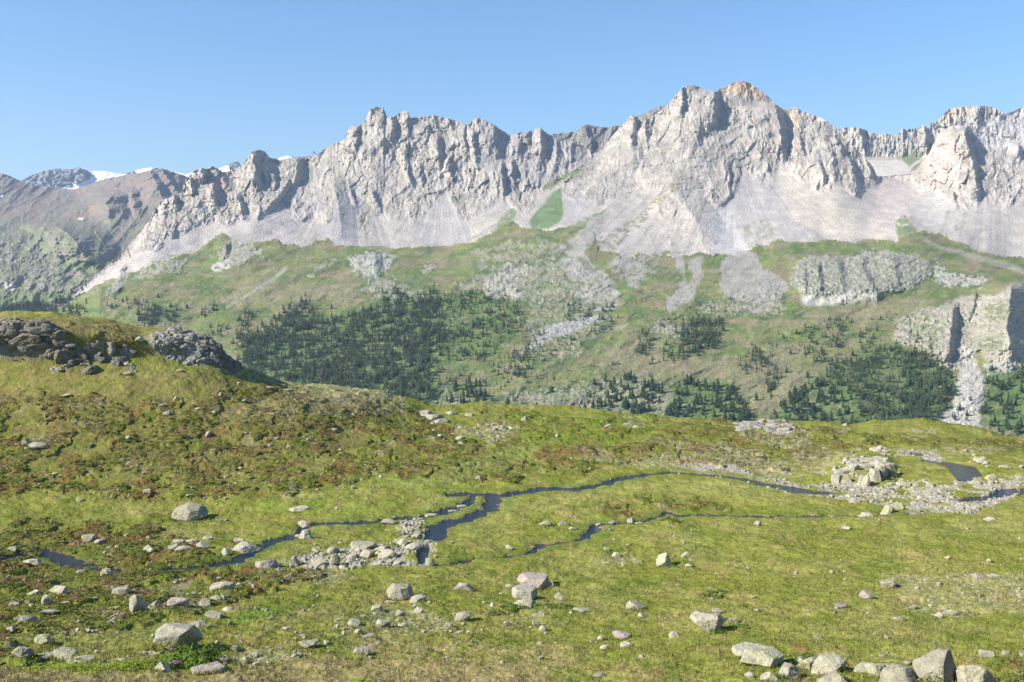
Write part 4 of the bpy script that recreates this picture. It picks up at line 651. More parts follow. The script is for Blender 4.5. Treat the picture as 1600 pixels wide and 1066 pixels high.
# the lower left heath
B(270, 1014, 76, 47, 'huge cracked grey boulder with slanting ledges, the largest one at lower left', mat=G_, seed=412, rough=.09, rot=0, dep=.7, sink=.12, planes=[(-.35, -.5, .75, .62), (-.9, -.2, .1, .8), (-.2, -1, -.15, .55), (.8, -.55, -.3, .42), (.95, .1, .3, .66), (.1, .2, 1, .7), (0, 1, .2, .8), (-.5, -.3, -.8, .75), (.4, 0, -.9, .8), (-.7, -.1, .7, .78)])
B(307, 984, 27, 11, 'flat pale slab lying just behind the right shoulder of the huge cracked boulder')
B(299, 1008, 19, 13, 'small wedge of stone leaning at the right foot of the huge cracked boulder', mat=Y_)
B(277, 959, 32, 15, 'flat pinkish stone behind the huge cracked boulder on the heath', mat=P_, flat=.5)
B(241, 954, 26, 21, 'pointed pale triangular boulder standing beside the split layered block', mat=G_, point=.5)
B(211, 962, 34, 30, 'split layered block of pale rock leaning left on the heath', rough=.2, tilt=.3)
B(178, 965, 17, 7, 'small tilted stone at the left foot of the split layered block'); B(175, 972, 14, 6, 'low stone half sunk below the small tilted stone on the heath')
B(186, 931, 25, 13, 'flat topped stone with an overhanging shaded right end above the split layered block', flat=.5)
B(346, 930, 37, 18, 'long wedge shaped slab tilted up to the right on the heath', tilt=-.25, flat=.5)
B(336, 941, 17, 9, 'stone under the left end of the long tilted wedge slab', mat=Y_); B(350, 940, 13, 11, 'small upright stone in front of the long tilted wedge slab', mat=G_)
B(319, 949, 18, 13, 'squat grey stone just left of the two small stones under the wedge slab', mat=G_)
B(333, 972, 29, 12, 'low broad grey stone above the grassy hollow right of the huge boulder', mat=G_, flat=.5)
B(355, 963, 20, 9, 'small pale loaf shaped stone at the upper edge of the grassy hollow'); B(357, 977, 12, 9, 'thin leaning stone standing in the green hollow', tilt=-.5)
B(366, 1012, 21, 11, 'grey stone with a dark right side alone below the green hollow', mat=G_)
B(352, 1032, 18, 13, 'pale block at the left end of the stone heap along the bottom left'); B(381, 1034, 19, 12, 'pale block in the middle of the stone heap along the bottom left'); B(408, 1036, 15, 11, 'pale block at the right end of the stone heap along the bottom left')
B(394, 1024, 22, 8, 'dark slab lying on top of the stone heap along the bottom left', mat=G_, flat=.4)
B(322, 1050, 50, 16, 'wide flat purplish rock sheet below the flowering juniper', mat=P_, flat=.35, rough=.2)
B(252, 1049, 27, 18, 'knobbly lichen stone at the lower left edge of the flowering juniper', mat=Y_, rough=.15)
B(236, 1017, 18, 9, 'small yellowish stone under the left side of the huge cracked boulder', mat=Y_); B(223, 1023, 16, 8, 'dark edged flat stone left of the small yellowish stone', flat=.5); B(248, 1021, 14, 8, 'rounded lichen stone touching the foot of the huge cracked boulder', mat=Y_)
B(190, 1034, 17, 7, 'low stone second from right in the loose row at the bottom left', mat=Y_); B(164, 1034, 16, 7, 'low stone third from right in the loose row at the bottom left')
B(122, 1035, 40, 14, 'pale stone with a raised peak, right of the round lichen boulder at the bottom left', point=.4); B(95, 1032, 36, 17, 'round lichen spotted boulder at the bottom left', mat=Y_, flat=.7)
B(76, 1022, 20, 11, 'tilted slab just above the round lichen boulder at the bottom left', tilt=.4); B(61, 1033, 24, 10, 'dark cracked stone left of the round lichen boulder', mat=G_)
B(29, 1038, 32, 17, 'hollow faced grey boulder near the left bottom corner', mat=G_, rough=.22)
B(64, 1006, 28, 18, 'sloping lichen boulder with a dark right end on the lower left heath', mat=Y_, tilt=.3); B(12, 988, 21, 10, 'dark leaning stone at the left edge of the photo', mat=G_, tilt=-.4)
B(39, 976, 27, 12, 'low rounded grey stone near the left edge above the dark leaning stone'); B(73, 964, 27, 8, 'long flat stone in the heather right of the low rounded grey stone', flat=.5)
B(73, 954, 19, 18, 'steep tilted pale stone standing in the heather on the left', tilt=-.5); B(87, 935, 25, 14, 'blocky pale stone right behind the steep tilted pale stone'); B(51, 938, 19, 11, 'whitish block left of the blocky pale stone in the heather'); B(20, 952, 22, 8, 'flat pale stone by the left edge in the heather', flat=.5)
B(82, 988, 11, 8, 'small pointed white stone in the dark green heather', point=.5); B(100, 952, 13, 6, 'small flat stone in the brown heather right of the steep tilted stone', flat=.5)
B(48, 885, 28, 12, 'pale humped boulder alone below the left bend of the brook'); B(165, 902, 20, 16, 'small fractured rock pile below the brook at left', rough=.25); B(125, 897, 16, 8, 'stone at the brook edge left of the small fractured rock pile')
B(91, 878, 9, 5, 'white stone in front of the wide left pool of the brook')
# banks of the lower brook and the boulder heap
B(412, 890, 38, 19, 'smooth broad boulder with a dark right side, left end of the boulder heap', mat=G_); B(460, 884, 18, 18, 'knobbly upright boulder right of the smooth broad boulder by the brook', rough=.16)
B(448, 906, 14, 9, 'striped small slab below the left end of the boulder heap', mat=G_); B(499, 884, 27, 18, 'boulder with a dark hollow second in the lower front row of the boulder heap', rough=.14); B(521, 884, 20, 20, 'tall rounded boulder in the lower front row of the boulder heap', mat=G_)
B(567, 860, 43, 16, 'largest flat topped boulder at the back of the boulder heap', flat=.6); B(519, 867, 20, 13, 'grey block at the back left of the boulder heap', mat=G_); B(573, 871, 24, 15, 'pale block below the largest flat topped boulder', mat=M_ROCK); B(598, 863, 28, 12, 'low boulder right of the largest flat topped boulder in the heap', mat=G_)
B(605, 873, 31, 17, 'big rounded boulder in the middle of the heap nearest the brook'); B(643, 860, 32, 16, 'slanting slab at the right of the boulder heap', tilt=-.35); B(627, 853, 20, 15, 'greenish rounded boulder behind the slanting slab', mat=Y_)
B(672, 885, 16, 15, 'upright grey block at the brook mouth, right end of the boulder heap', mat=G_); B(550, 875, 20, 11, 'grey boulder in the centre front of the heap', mat=G_); B(562, 884, 18, 9, 'low pale stone on the front edge of the boulder heap'); B(650, 842, 15, 9, 'small pale stone at the top right of the heap'); B(640, 830, 16, 8, 'small stone on the gravel spit left of the deep bend'); B(590, 884, 16, 8, 'low grey stone on the front edge of the heap right of its centre', mat=G_); B(622, 884, 18, 9, 'grey stone in front of the big rounded boulder of the heap', mat=G_)
B(382, 862, 46, 20, 'large smooth boulder on the far bank at the widest left reach of the brook'); B(372, 846, 20, 10, 'small grey boulder touching the back of the large smooth brook boulder', mat=G_); B(352, 868, 17, 14, 'dark sided block left of the large smooth brook boulder', mat=G_)
B(475, 822, 26, 14, 'craggy pale boulder on the far bank where the brook narrows', rough=.18); B(476, 843, 23, 18, 'grey boulder with a black shaded side in the brook bend', mat=G_, rough=.14); B(466, 836, 14, 9, 'small stone leaning on the boulder in the brook bend')
B(467, 798, 34, 9, 'flat white boulder lying alone in grass above the brook', flat=.6); B(606, 818, 29, 10, 'smooth oval boulder in the middle of the brook'); B(654, 810, 23, 9, 'low flat boulder in the brook right of the smooth oval one'); B(673, 806, 20, 6, 'thin pale slab in the upper brook channel', flat=.4)
B(706, 797, 20, 8, 'pale stone between the two brook channels'); B(720, 790, 18, 7, 'flat stone on the bank by the first brook fork', flat=.5)
B(275, 853, 22, 8, 'flat pale slab at the back left of the stones by the left meadow', flat=.5); B(270, 863, 17, 11, 'boxy stone below the flat pale slab by the left meadow', mat=G_); B(299, 850, 24, 8, 'long flat stone right of the flat pale slab by the left meadow', flat=.5); B(284, 866, 25, 9, 'low pinkish stone in the heath by the left meadow', mat=P_); B(315, 858, 22, 11, 'grey cracked stone between the pinkish stone and the brook', mat=G_); B(324, 846, 17, 10, 'small peaked stone behind the grey cracked stone', point=.4)
B(229, 867, 25, 13, 'rounded pale boulder alone in the heath left of the pinkish stone'); B(135, 848, 22, 13, 'stacked flat stone with a dark gap by the left heath', flat=.5); B(153, 855, 19, 9, 'pinkish slab right of the stacked flat stone', mat=P_, flat=.5); B(17, 862, 16, 8, 'dark stone beside the brook at the left edge', mat=G_)
B(292, 813, 56, 31, 'big pale fissured boulder standing alone in the left meadow with a black shadow', mat=M_ROCK, rough=.12, seed=433, rot=0, sink=.15, planes=[(-.55, -.3, .75, .62), (.35, -.25, .9, .6), (-.3, -1, .3, .55), (.5, -.9, .2, .6), (.85, -.1, .35, .68), (-.95, -.2, .2, .9), (0, 1, .3, .8)]); B(341, 813, 11, 6, 'small stone right of the big pale fissured boulder'); B(123, 785, 14, 10, 'small white pyramid shaped stone on the left slope', point=.6); B(295, 780, 12, 7, 'small grey stone just behind the big pale fissured boulder', mat=G_); B(229, 772, 13, 8, 'small pale stone on the heath edge above the left meadow')
# left hillside
B(55, 705, 36, 15, 'long grey boulder with a pale top near the left edge of the heath slope', mat=G_); B(38, 697, 13, 10, 'small upright block beside the long grey boulder on the heath slope', mat=G_)
B(197, 588, 15, 8, 'round white stone below the craggy knoll on the left hill'); B(132, 572, 17, 7, 'white flat stone at the foot of the left crag', flat=.5); B(98, 621, 24, 8, 'whitish twin topped stone in grass on the left hillside'); B(260, 649, 17, 9, 'grey stone on the middle of the left hillside', mat=G_); B(344, 623, 12, 10, 'peaked stone near the right end of the left hillside', point=.4); B(216, 537, 20, 11, 'square pale block left of the craggy knoll on the skyline'); B(280, 583, 12, 6, 'pale stone low on the slope under the craggy knoll'); B(310, 642, 12, 6, 'small white stone in the grass of the middle left hillside')
B(419, 610, 14, 6, 'pale stone on the turf near the forest edge skyline'); B(449, 614, 20, 7, 'pair of joined stones on the turf below the skyline')
# far meadow
B(705, 647, 18, 9, 'grey rounded boulder on the skyline right of the long slab outcrop', mat=G_); B(734, 650, 22, 8, 'flat grey boulder on the skyline further right of the rounded one', mat=G_, flat=.6); B(721, 688, 19, 9, 'pale blocky boulder in the grass trough below the slab outcrop'); B(821, 659, 14, 9, 'grey pointed boulder on the far mossy rise', mat=G_, point=.3); B(872, 685, 13, 8, 'grey peaked stone on the bright mossy heath', mat=G_, point=.4); B(748, 752, 11, 9, 'dark and white stone above the first brook fork', mat=G_)
B(950, 671, 11, 6, 'small dark stone left of the two skyline stones', mat=G_); B(981, 665, 14, 5, 'dark flat stone on the skyline path', mat=G_); B(996, 670, 15, 7, 'round grey stone on the skyline path', mat=G_); B(687, 683, 12, 6, 'small pale stone left of the pale blocky boulder')
B(1323, 666, 12, 6, 'small pale boulder on the hillock near the right skyline'); B(1376, 698, 13, 8, 'white stone at the start of the gravel bed on the far right'); B(1551, 748, 20, 14, 'square white boulder behind the dark pool', mat=M_ROCK); B(1573, 735, 18, 7, 'flat white stone right behind the square white boulder', flat=.5); B(1551, 757, 12, 8, 'small stone at the foot of the square white boulder'); B(1535, 722, 14, 8, 'pale stone in the line of stones above the dark pool')
# middle meadow
B(853, 822, 22, 12, 'wedge shaped pale boulder with a dark end in the loop of the brook'); B(881, 823, 16, 11, 'tilted pale stone right of the wedge shaped boulder in the loop', tilt=.5); B(896, 828, 14, 6, 'low stone in grass right of the tilted pale stone'); B(797, 859, 17, 10, 'pale leaning stone near the lower rill in the brook loop', tilt=.4)
B(987, 815, 14, 10, 'rounded pale stone in the row along the little rill'); B(999, 816, 12, 6, 'flat stone next to the rounded one in the row along the little rill', flat=.5); B(957, 817, 11, 7, 'grey stone in the left part of the row along the little rill', mat=G_); B(935, 818, 10, 7, 'grey stone at the bend of the little rill', mat=G_)
B(1184, 820, 11, 9, 'small grey stone in the meadow below the little rill', mat=G_); B(1337, 789, 18, 12, 'pale boulder in the gravel bed with a dark right edge'); B(1388, 803, 22, 17, 'lichen boulder with a reddish foot beside the gravel bed', mat=Y_); B(1405, 797, 22, 16, 'greenish white boulder right behind the reddish footed one', mat=Y_); B(1357, 808, 27, 10, 'broad low boulder on the turf edge of the gravel bed'); B(1429, 801, 30, 9, 'flat pinkish slab at the gravel bed edge', mat=P_, flat=.5); B(1298, 805, 14, 6, 'orange tinted oval stone by the rill on the right', mat=P_); B(1549, 815, 20, 8, 'pale low boulder in the grass right below the gravel bed'); B(1324, 827, 14, 8, 'white stone in the short turf below the gravel bed')
B(1039, 883, 26, 25, 'yellowish rounded boulder standing in mid meadow with a dark right side', mat=Y_, cuts=12); B(1072, 870, 15, 10, 'small oval boulder right of the yellowish rounded boulder', mat=Y_); B(963, 872, 14, 9, 'small tan stone left of the yellowish rounded boulder'); B(948, 865, 10, 7, 'smallest tan stone up and left of the yellowish rounded boulder'); B(974, 884, 7, 9, 'slim upright stone on the muddy patch in mid meadow'); B(1077, 885, 14, 8, 'broken pale stone just below the small oval boulder'); B(1049, 882, 11, 5, 'low stone touching the right foot of the yellowish rounded boulder')
# lower middle
B(833, 916, 51, 24, 'broad pinkish grey boulder with a flat back, upper one of the central pair', mat=P_, rough=.07, rot=0, sink=.15, planes=[(-.8, -.3, .6, .72), (-.1, -1, .25, .55), (.1, 0, 1, .52), (.95, -.2, .1, .85), (.5, -.8, 0, .8), (0, 1, 0, .8), (-.9, -.4, -.2, .9)]); B(859, 915, 13, 11, 'knobbly stone attached to the right end of the broad pinkish boulder', mat=G_); B(797, 917, 15, 6, 'small yellow stone left of the broad pinkish boulder', mat=Y_)
B(820, 941, 42, 23, 'thick grey block, lower one of the central pair', mat=G_, rough=.07, rot=0, sink=.15, planes=[(-.9, -.3, .15, .8), (-.1, -1, .1, .6), (.08, 0, 1, .56), (.9, -.4, .1, .75), (.55, -.5, .6, .85), (0, 1, 0, .8)]); B(820, 952, 36, 14, 'yellow lichen slab in front of the thick grey block', mat=Y_, tilt=-.15); B(873, 941, 14, 13, 'small pointed white stone right of the thick grey block', point=.6)
B(842, 967, 22, 11, 'yellow green tilted stone among the low shrubs in the centre', mat=Y_, tilt=.3); B(838, 977, 14, 11, 'round grey stone below the yellow green tilted stone', mat=G_); B(849, 987, 14, 9, 'brown grey stone below the round grey stone', mat=P_); B(791, 977, 14, 11, 'slanted stone below the left end of the low shrubs', tilt=.5); B(772, 954, 14, 9, 'slender tilted stone left of the yellow lichen slab', tilt=.5)
B(623, 937, 42, 27, 'large pale boulder with a crack, uphill left of the central pair', rough=.09, rot=0, sink=.15, planes=[(-.7, -.3, .6, .65), (.1, -.1, 1, .6), (-.2, -1, .25, .6), (.55, -.75, .3, .6), (.9, -.1, .3, .72), (-.9, -.4, 0, .85), (0, 1, .2, .8)]); B(652, 945, 27, 14, 'flat dark edged stone at the right foot of the large cracked pale boulder', mat=G_); B(610, 941, 21, 8, 'yellow lichen stone at the left foot of the large cracked pale boulder', mat=Y_)
B(725, 922, 32, 14, 'low grey boulder with a dark end between the two largest central boulders', mat=G_, tilt=.15); B(722, 970, 31, 16, 'white faced wedge with a black right side below the low grey boulder', tilt=-.3, cuts=7); B(701, 977, 14, 7, 'small round stone left of the white faced wedge', mat=P_); B(733, 990, 12, 7, 'small round stone under the white faced wedge')
B(589, 957, 19, 12, 'squarish lichen stone on the grassy bank left of centre', mat=Y_); B(625, 963, 15, 11, 'pointed grey stone right of the squarish lichen stone', point=.4, mat=G_); B(653, 960, 16, 11, 'angular pale stone right of the pointed grey stone'); B(597, 983, 27, 14, 'rough low white boulder among the scattered stones', rough=.2); B(629, 981, 16, 7, 'flat stone right of the rough low white boulder', flat=.5); B(552, 985, 22, 13, 'dark sided stone left of the rough low white boulder', mat=G_); B(563, 1024, 28, 11, 'low flat boulder at the lower left of the scattered stones', mat=G_, flat=.6); B(581, 1014, 13, 10, 'angular stone above the low flat boulder'); B(480, 1014, 33, 11, 'broad low pale stone at the left edge of the scattered stones', flat=.5)
B(560, 994, 13, 8, 'rounded yellow stone under the dark sided stone', mat=Y_); B(575, 998, 18, 6, 'flat stone just right of the rounded yellow stone', flat=.5); B(447, 988, 17, 7, 'lone white stone in the green hollow')
B(994, 953, 31, 16, 'sloping pale slab with a dark crescent edge in the lower meadow', tilt=.35, flat=.6); B(908, 959, 26, 11, 'tilted oblong stone left of the sloping pale slab', tilt=.3); B(973, 996, 32, 13, 'smooth oval boulder lying in brownish grass', mat=P_); B(1004, 968, 14, 8, 'small oval stone below the sloping pale slab'); B(978, 1017, 17, 11, 'small boulder with a dark right side below the smooth oval boulder'); B(945, 1016, 15, 8, 'small flat stone left of the dark sided small boulder'); B(939, 1000, 11, 8, 'round stone left of the smooth oval boulder'); B(936, 1060, 19, 8, 'small stone at the bottom edge in the middle of the photo'); B(845, 1011, 13, 7, 'small bluish stone alone in the dry grass', mat=G_); B(1003, 1037, 10, 6, 'tiny grey stone pair below the small dark sided boulder', mat=G_)
B(1109, 990, 56, 35, 'huge pale overhanging boulder in the lower right meadow with a black cleft', mat=M_ROCK, seed=467, rough=.08, rot=0, dep=.7, sink=.1, planes=[(-.3, -.45, .85, .6), (-.95, -.2, .15, .85), (-.15, -1, .05, .5), (.8, -.6, -.1, .6), (.9, -.1, .5, .75), (.2, .3, 1, .68), (0, 1, .2, .8), (-.75, -.1, -.65, .6), (.6, 0, -.8, .7)]); B(1145, 969, 24, 12, 'low rounded stone at the right of the huge overhanging boulder'); B(1123, 955, 20, 8, 'flat pale stone behind the huge overhanging boulder', flat=.5); B(1054, 997, 17, 12, 'small faceted stone left below the huge overhanging boulder', cuts=7)
# bottom right
B(1176, 1029, 54, 17, 'flat grey slab behind the big lichen boulder, upper left of the bottom right group', flat=.5, mat=M_ROCK); B(1194, 1048, 66, 28, 'big yellowish lichen boulder at the left of the bottom right group', mat=Y_, cuts=12); B(1236, 1061, 34, 25, 'grey fissured boulder right of the big yellowish lichen boulder', mat=G_, rough=.18, tilt=.3)
B(1173, 1063, 17, 12, 'small pale stone below the big yellowish lichen boulder'); B(1203, 1066, 28, 16, 'egg shaped pale stone below the big yellowish lichen boulder'); B(1268, 1046, 32, 23, 'upright greenish boulder left of the long tilted one in the bottom group', mat=Y_); B(1299, 1053, 56, 29, 'long pale boulder tilted right in the bottom right group', tilt=-.1, mat=M_ROCK)
B(1310, 1074, 52, 28, 'broad boulder cut by the bottom edge below the long pale boulder', mat=M_ROCK); B(1374, 1056, 60, 26, 'jagged pale boulder with several peaks in the bottom right group', rough=.24, mat=Y_); B(1414, 1074, 60, 36, 'large smooth boulder cut by the bottom edge left of the pointed rock', mat=M_ROCK, cuts=7); B(1532, 1073, 58, 44, 'large domed boulder cut by the bottom edge right of the pointed rock', mat=M_ROCK, cuts=16, rough=.12)
pk = B(1474, 1073, 64, 58, 'tall pointed rock overgrown with shrubs, black on its right side', mat=G_, seed=480, rough=.08, dep=.8, rot=0, sink=.1, planes=[(-.75, -.35, .55, .5), (.75, -.75, .12, .30), (-.6, -1, .3, .55), (.95, .2, .2, .6), (0, 1, .3, .6), (.1, 0, 1, 1.05), (-.9, 0, 0, .95)])
B(1544, 1035, 28, 17, 'grey block behind the large domed boulder', mat=G_); B(1574, 1028, 16, 9, 'small flat stone right of the grey block', flat=.5); B(1602, 1038, 18, 13, 'stone cut by the right edge of the photo near the bottom')
B(1357, 938, 24, 14, 'rounded grey boulder in the right meadow below the long pale one', mat=P_); B(1392, 919, 31, 16, 'long pale tilted boulder in the right meadow', tilt=.4); B(1530, 907, 22, 10, 'pinkish flat topped stone at the far right of the meadow', mat=P_); B(1555, 905, 17, 7, 'low stone right of the pinkish flat topped stone'); B(1488, 956, 26, 11, 'oval grey stone in the brown grass of the right meadow', mat=G_); B(1469, 961, 14, 10, 'peaked stone left of the oval grey stone', point=.4); B(1408, 969, 19, 8, 'flat oval stone below the long pale tilted boulder'); B(1280, 1005, 16, 8, 'pale stone above the bottom right group'); B(1428, 947, 13, 8, 'small whitish stone right below the long pale tilted boulder'); B(1381, 1025, 13, 6, 'small stone above the jagged pale boulder'); B(1547, 878, 11, 7, 'small round stone near the right edge of the upper meadow'); B(1482, 875, 10, 6, 'small round stone left of the other one in the upper right meadow'); B(1316, 949, 22, 10, 'purplish mound shaped stone in the turf of the lower right meadow', mat=P_, flat=.5)

# small stones: individuals that share a look and a place, by region of the meadow
PROTO = []
for k in range(14):
    P, Fc = rock_shape(900 + k, 3, 8, .08, .55 if k % 3 == 0 else 0, None, .02)
    PROTO.append([fit(P, 1., .45 if k % 2 else .3, .8, .9, k*.7), Fc, {}])
def pstone(k, mat):
    d = PROTO[k][2]
    if mat.name not in d: d[mat.name] = raw_mesh('small_stone', PROTO[k][0], PROTO[k][1], None, mat, False, link=False)
    return d[mat.name]
REG = [([(0, 900), (160, 905), (220, 960), (150, 1020), (0, 1020)], 20, (7, 13), 'small pale stone among the heather at the lower left edge', 'small stones in the lower left heather'),
       ([(60, 840), (340, 835), (350, 870), (250, 880), (100, 860)], 12, (6, 12), 'small stone in the heath behind the left reach of the brook', 'small stones behind the left reach of the brook'),
       ([(170, 915), (340, 905), (440, 890), (460, 900), (330, 960), (200, 950)], 22, (6, 12), 'small stone in the belt between the boulder heap and the split block', 'small stones below the left brook'),
       ([(340, 1015), (500, 1000), (530, 1020), (400, 1045), (330, 1040)], 14, (6, 13), 'small broken stone along the bottom left stone heap', 'small stones of the bottom left heap'),
       ([(500, 850), (640, 840), (690, 850), (690, 888), (480, 890)], 40, (7, 14), 'small grey stone wedged between the bigger stones of the boulder heap', 'small stones of the boulder heap'),
       ([(600, 815), (650, 812), (680, 826), (682, 850), (640, 850)], 16, (6, 10), 'small pale cobble on the spit left of the deep bend of the brook', 'cobbles on the spit'),
       ([(560, 945), (700, 945), (740, 990), (620, 1010), (480, 1020), (500, 980)], 26, (6, 14), 'small pale stone on the grassy rise left of the central pair of boulders', 'small stones left of the central boulders'),
       ([(760, 930), (900, 925), (960, 1000), (840, 1040), (760, 1000)], 10, (5, 10), 'small stone in dry grass around the central pair of boulders', 'small stones around the central boulders'),
       ([(960, 840), (1100, 850), (1090, 890), (1000, 880)], 8, (5, 8), 'tiny pale stone in the turf near the yellowish rounded boulder', 'tiny stones near the yellowish boulder'),
       ([(1420, 890), (1600, 885), (1600, 965), (1430, 965)], 18, (5, 11), 'small flat stone in the stony brown grass of the right meadow', 'small stones in the right meadow'),
       ([(1180, 755), (1480, 765), (1500, 800), (1380, 795), (1200, 765)], 24, (6, 12), 'small whitish stone on the long gravel bed at the right', 'small stones on the gravel bed'),
       ([(1480, 690), (1600, 690), (1600, 760), (1540, 760)], 8, (6, 10), 'small pale stone in the turf beside the dark pool', 'small stones beside the pool'),
       ([(60, 600), (440, 590), (600, 650), (560, 720), (100, 700)], 20, (6, 12), 'small pale stone scattered over the upper left hillside', 'small stones on the left hillside'),
       ([(60, 720), (600, 730), (640, 770), (300, 790), (60, 780)], 16, (5, 10), 'small white stone at the foot of the shrubby left slope', 'small stones at the foot of the left slope'),
       ([(650, 665), (800, 665), (820, 690), (700, 700)], 14, (5, 12), 'small pale stone in the stony trough below the slab outcrop', 'small stones in the stony trough')]
rr = random.Random(5)
for P, n, (a, b), lab, grp in REG:
    xs = [p[0] for p in P]; ys = [p[1] for p in P]; k = 0
    while k < n:
        x, y = rr.uniform(min(xs), max(xs)), rr.uniform(min(ys), max(ys))
        if not inside(P, np.array([x]), np.array([y]))[0]: continue
        g = ground(x, y); i, j = fi(x, y)
        if wat[i, j] > .3 and rr.random() < .8: continue
        s = (a + (b-a)*rr.random()**1.7)*g.y/F; q = rr.randrange(14)
        o = bpy.data.objects.new('small_stone', pstone(q, rr.choice((M_ROCK, M_ROCK, M_ROCKG, M_ROCKY, M_ROCKP)))); COLL.objects.link(o)
        o.location = (g.x, g.y, g.z - .02); o.scale = (s, s*rr.uniform(.8, 1.2), s*rr.uniform(.7, 1.25)); o.rotation_euler = (rr.uniform(-.2, .2), rr.uniform(-.2, .2), rr.uniform(0, 6.28))
        cx_, cy_ = (min(xs)+max(xs))/2, (min(ys)+max(ys))/2; w3 = (max(xs)-min(xs))/6
        pos = ('back ' if y < cy_ else 'front ') + ('left' if x < cx_ - w3 else 'right' if x > cx_ + w3 else 'middle')
        tag(o, lab + ', ' + pos, 'stone', grp); k += 1
# everything smaller: one scatter of pebbles and stone chips
def merge(name, protos, spots, mat, cols=None, smooth=False):
    """spots: per prototype an array (n, 8): x y z sx sy sz rot tilt -> ONE mesh"""
    V, Q, C = [], [], []; off = 0
    for k, (P, Fc) in enumerate(protos):
        A = spots[k]
        if not len(A): continue
        n = len(A); p = P[None]*A[:, None, 3:6]; c, s = np.cos(A[:, 6])[:, None], np.sin(A[:, 6])[:, None]
        x = p[..., 0]*c - p[..., 1]*s; y = p[..., 0]*s + p[..., 1]*c; z = p[..., 2] + p[..., 0]*A[:, 7:8]
        V.append(np.stack([x + A[:, 0:1], y + A[:, 1:2], z + A[:, 2:3]], -1).reshape(-1, 3).astype(np.float32))
        Q.append((Fc[None] + (np.arange(n)*len(P))[:, None, None] + off).reshape(-1, Fc.shape[1])); off += n*len(P)
        if cols is not None: C.append(np.repeat(cols[k], len(P), 0) if cols[k].ndim == 2 else cols[k].reshape(-1, 3))
    return raw_mesh(name, np.concatenate(V), np.concatenate(Q), np.concatenate(C) if C else None, mat, smooth)
rg = np.random.default_rng(77)
def scatter(n, wfun, xr=(-80, 1680), yr=(500, 1110)):
    """positions spread evenly over the ground, thinned by a weight in 0..1"""
    px = rg.uniform(*xr, n); py = rg.uniform(*yr, n); j = np.clip(np.round(px - FG.px[0]).astype(int), 0, FG.W-1); c = FG.sky[j]
    ok = py > c + 1.5; px, py, j, c = px[ok], py[ok], j[ok], c[ok]
    i = np.clip(np.round((py - c)/(1136 - c)*(FG.H-1)).astype(int), 0, FG.H-1); k = rg.random(len(px)) < wfun(i, j); return i[k], j[k]
stonew = np.clip(.10*sm(nw(7, 11, 301), -.05, .35) + .35*sm(nw(2.5, 4, 303, 4, .6), .25, .42)*sm(nw(12, 20, 305), -.2, .2), 0, 1)
for P, v in (([(1400, 880), (1700, 880), (1700, 970), (1420, 965)], .12), ([(480, 940), (760, 935), (760, 1000), (480, 1030)], .25), ([(0, 880), (480, 880), (480, 1040), (0, 1040)], .3), ([(330, 1000), (520, 990), (500, 1045), (320, 1045)], .6), ([(30, 725), (640, 725), (640, 790), (30, 790)], .25), ([(640, 660), (830, 655), (800, 690), (660, 700)], .7), ([(1150, 655), (1260, 660), (1260, 700), (1160, 690)], .7), ([(1280, 700), (1410, 710), (1420, 760), (1280, 760)], .5)):
    stonew = np.maximum(stonew, v*S.mask(P, 8, 5)*sm(nw(1.6, 3, 307), -.2, .3))
stonew = np.maximum(stonew, .95*grav)*(1-wat*.8)
stonew = np.maximum(stonew, .5*sm(-wd, -.9, -.1)*sm(nw(2.5, 2.5, 309), -.1, .25))
i, j = scatter(60000, lambda i, j: stonew[i, j]*np.clip(WY[i, j]/120, .3, 1))
pr = []
for k in range(8):
    P, Fc = rock_shape(950 + k, 1 if k < 5 else 2, 8, .05, .6 if k % 2 else 0, None, .05); pr.append((fit(P, 1., .5, .8, .5, k), Fc))
kk = rg.integers(0, 8, len(i)); sz = (.10 + .34*rg.random(len(i))**3.2)*(1 + .35*(grav[i, j] > .4)); A = np.stack([WX[i, j], WY[i, j], WZ[i, j] - .01, sz, sz*rg.uniform(.8, 1.2, len(i)), sz*rg.uniform(.6, 1.2, len(i)), rg.uniform(0, 6.28, len(i)), rg.uniform(-.25, .25, len(i))], -1)
o = merge('pebbles', pr, [A[kk == k] for k in range(8)], M_ROCK); o['kind'] = 'stuff'
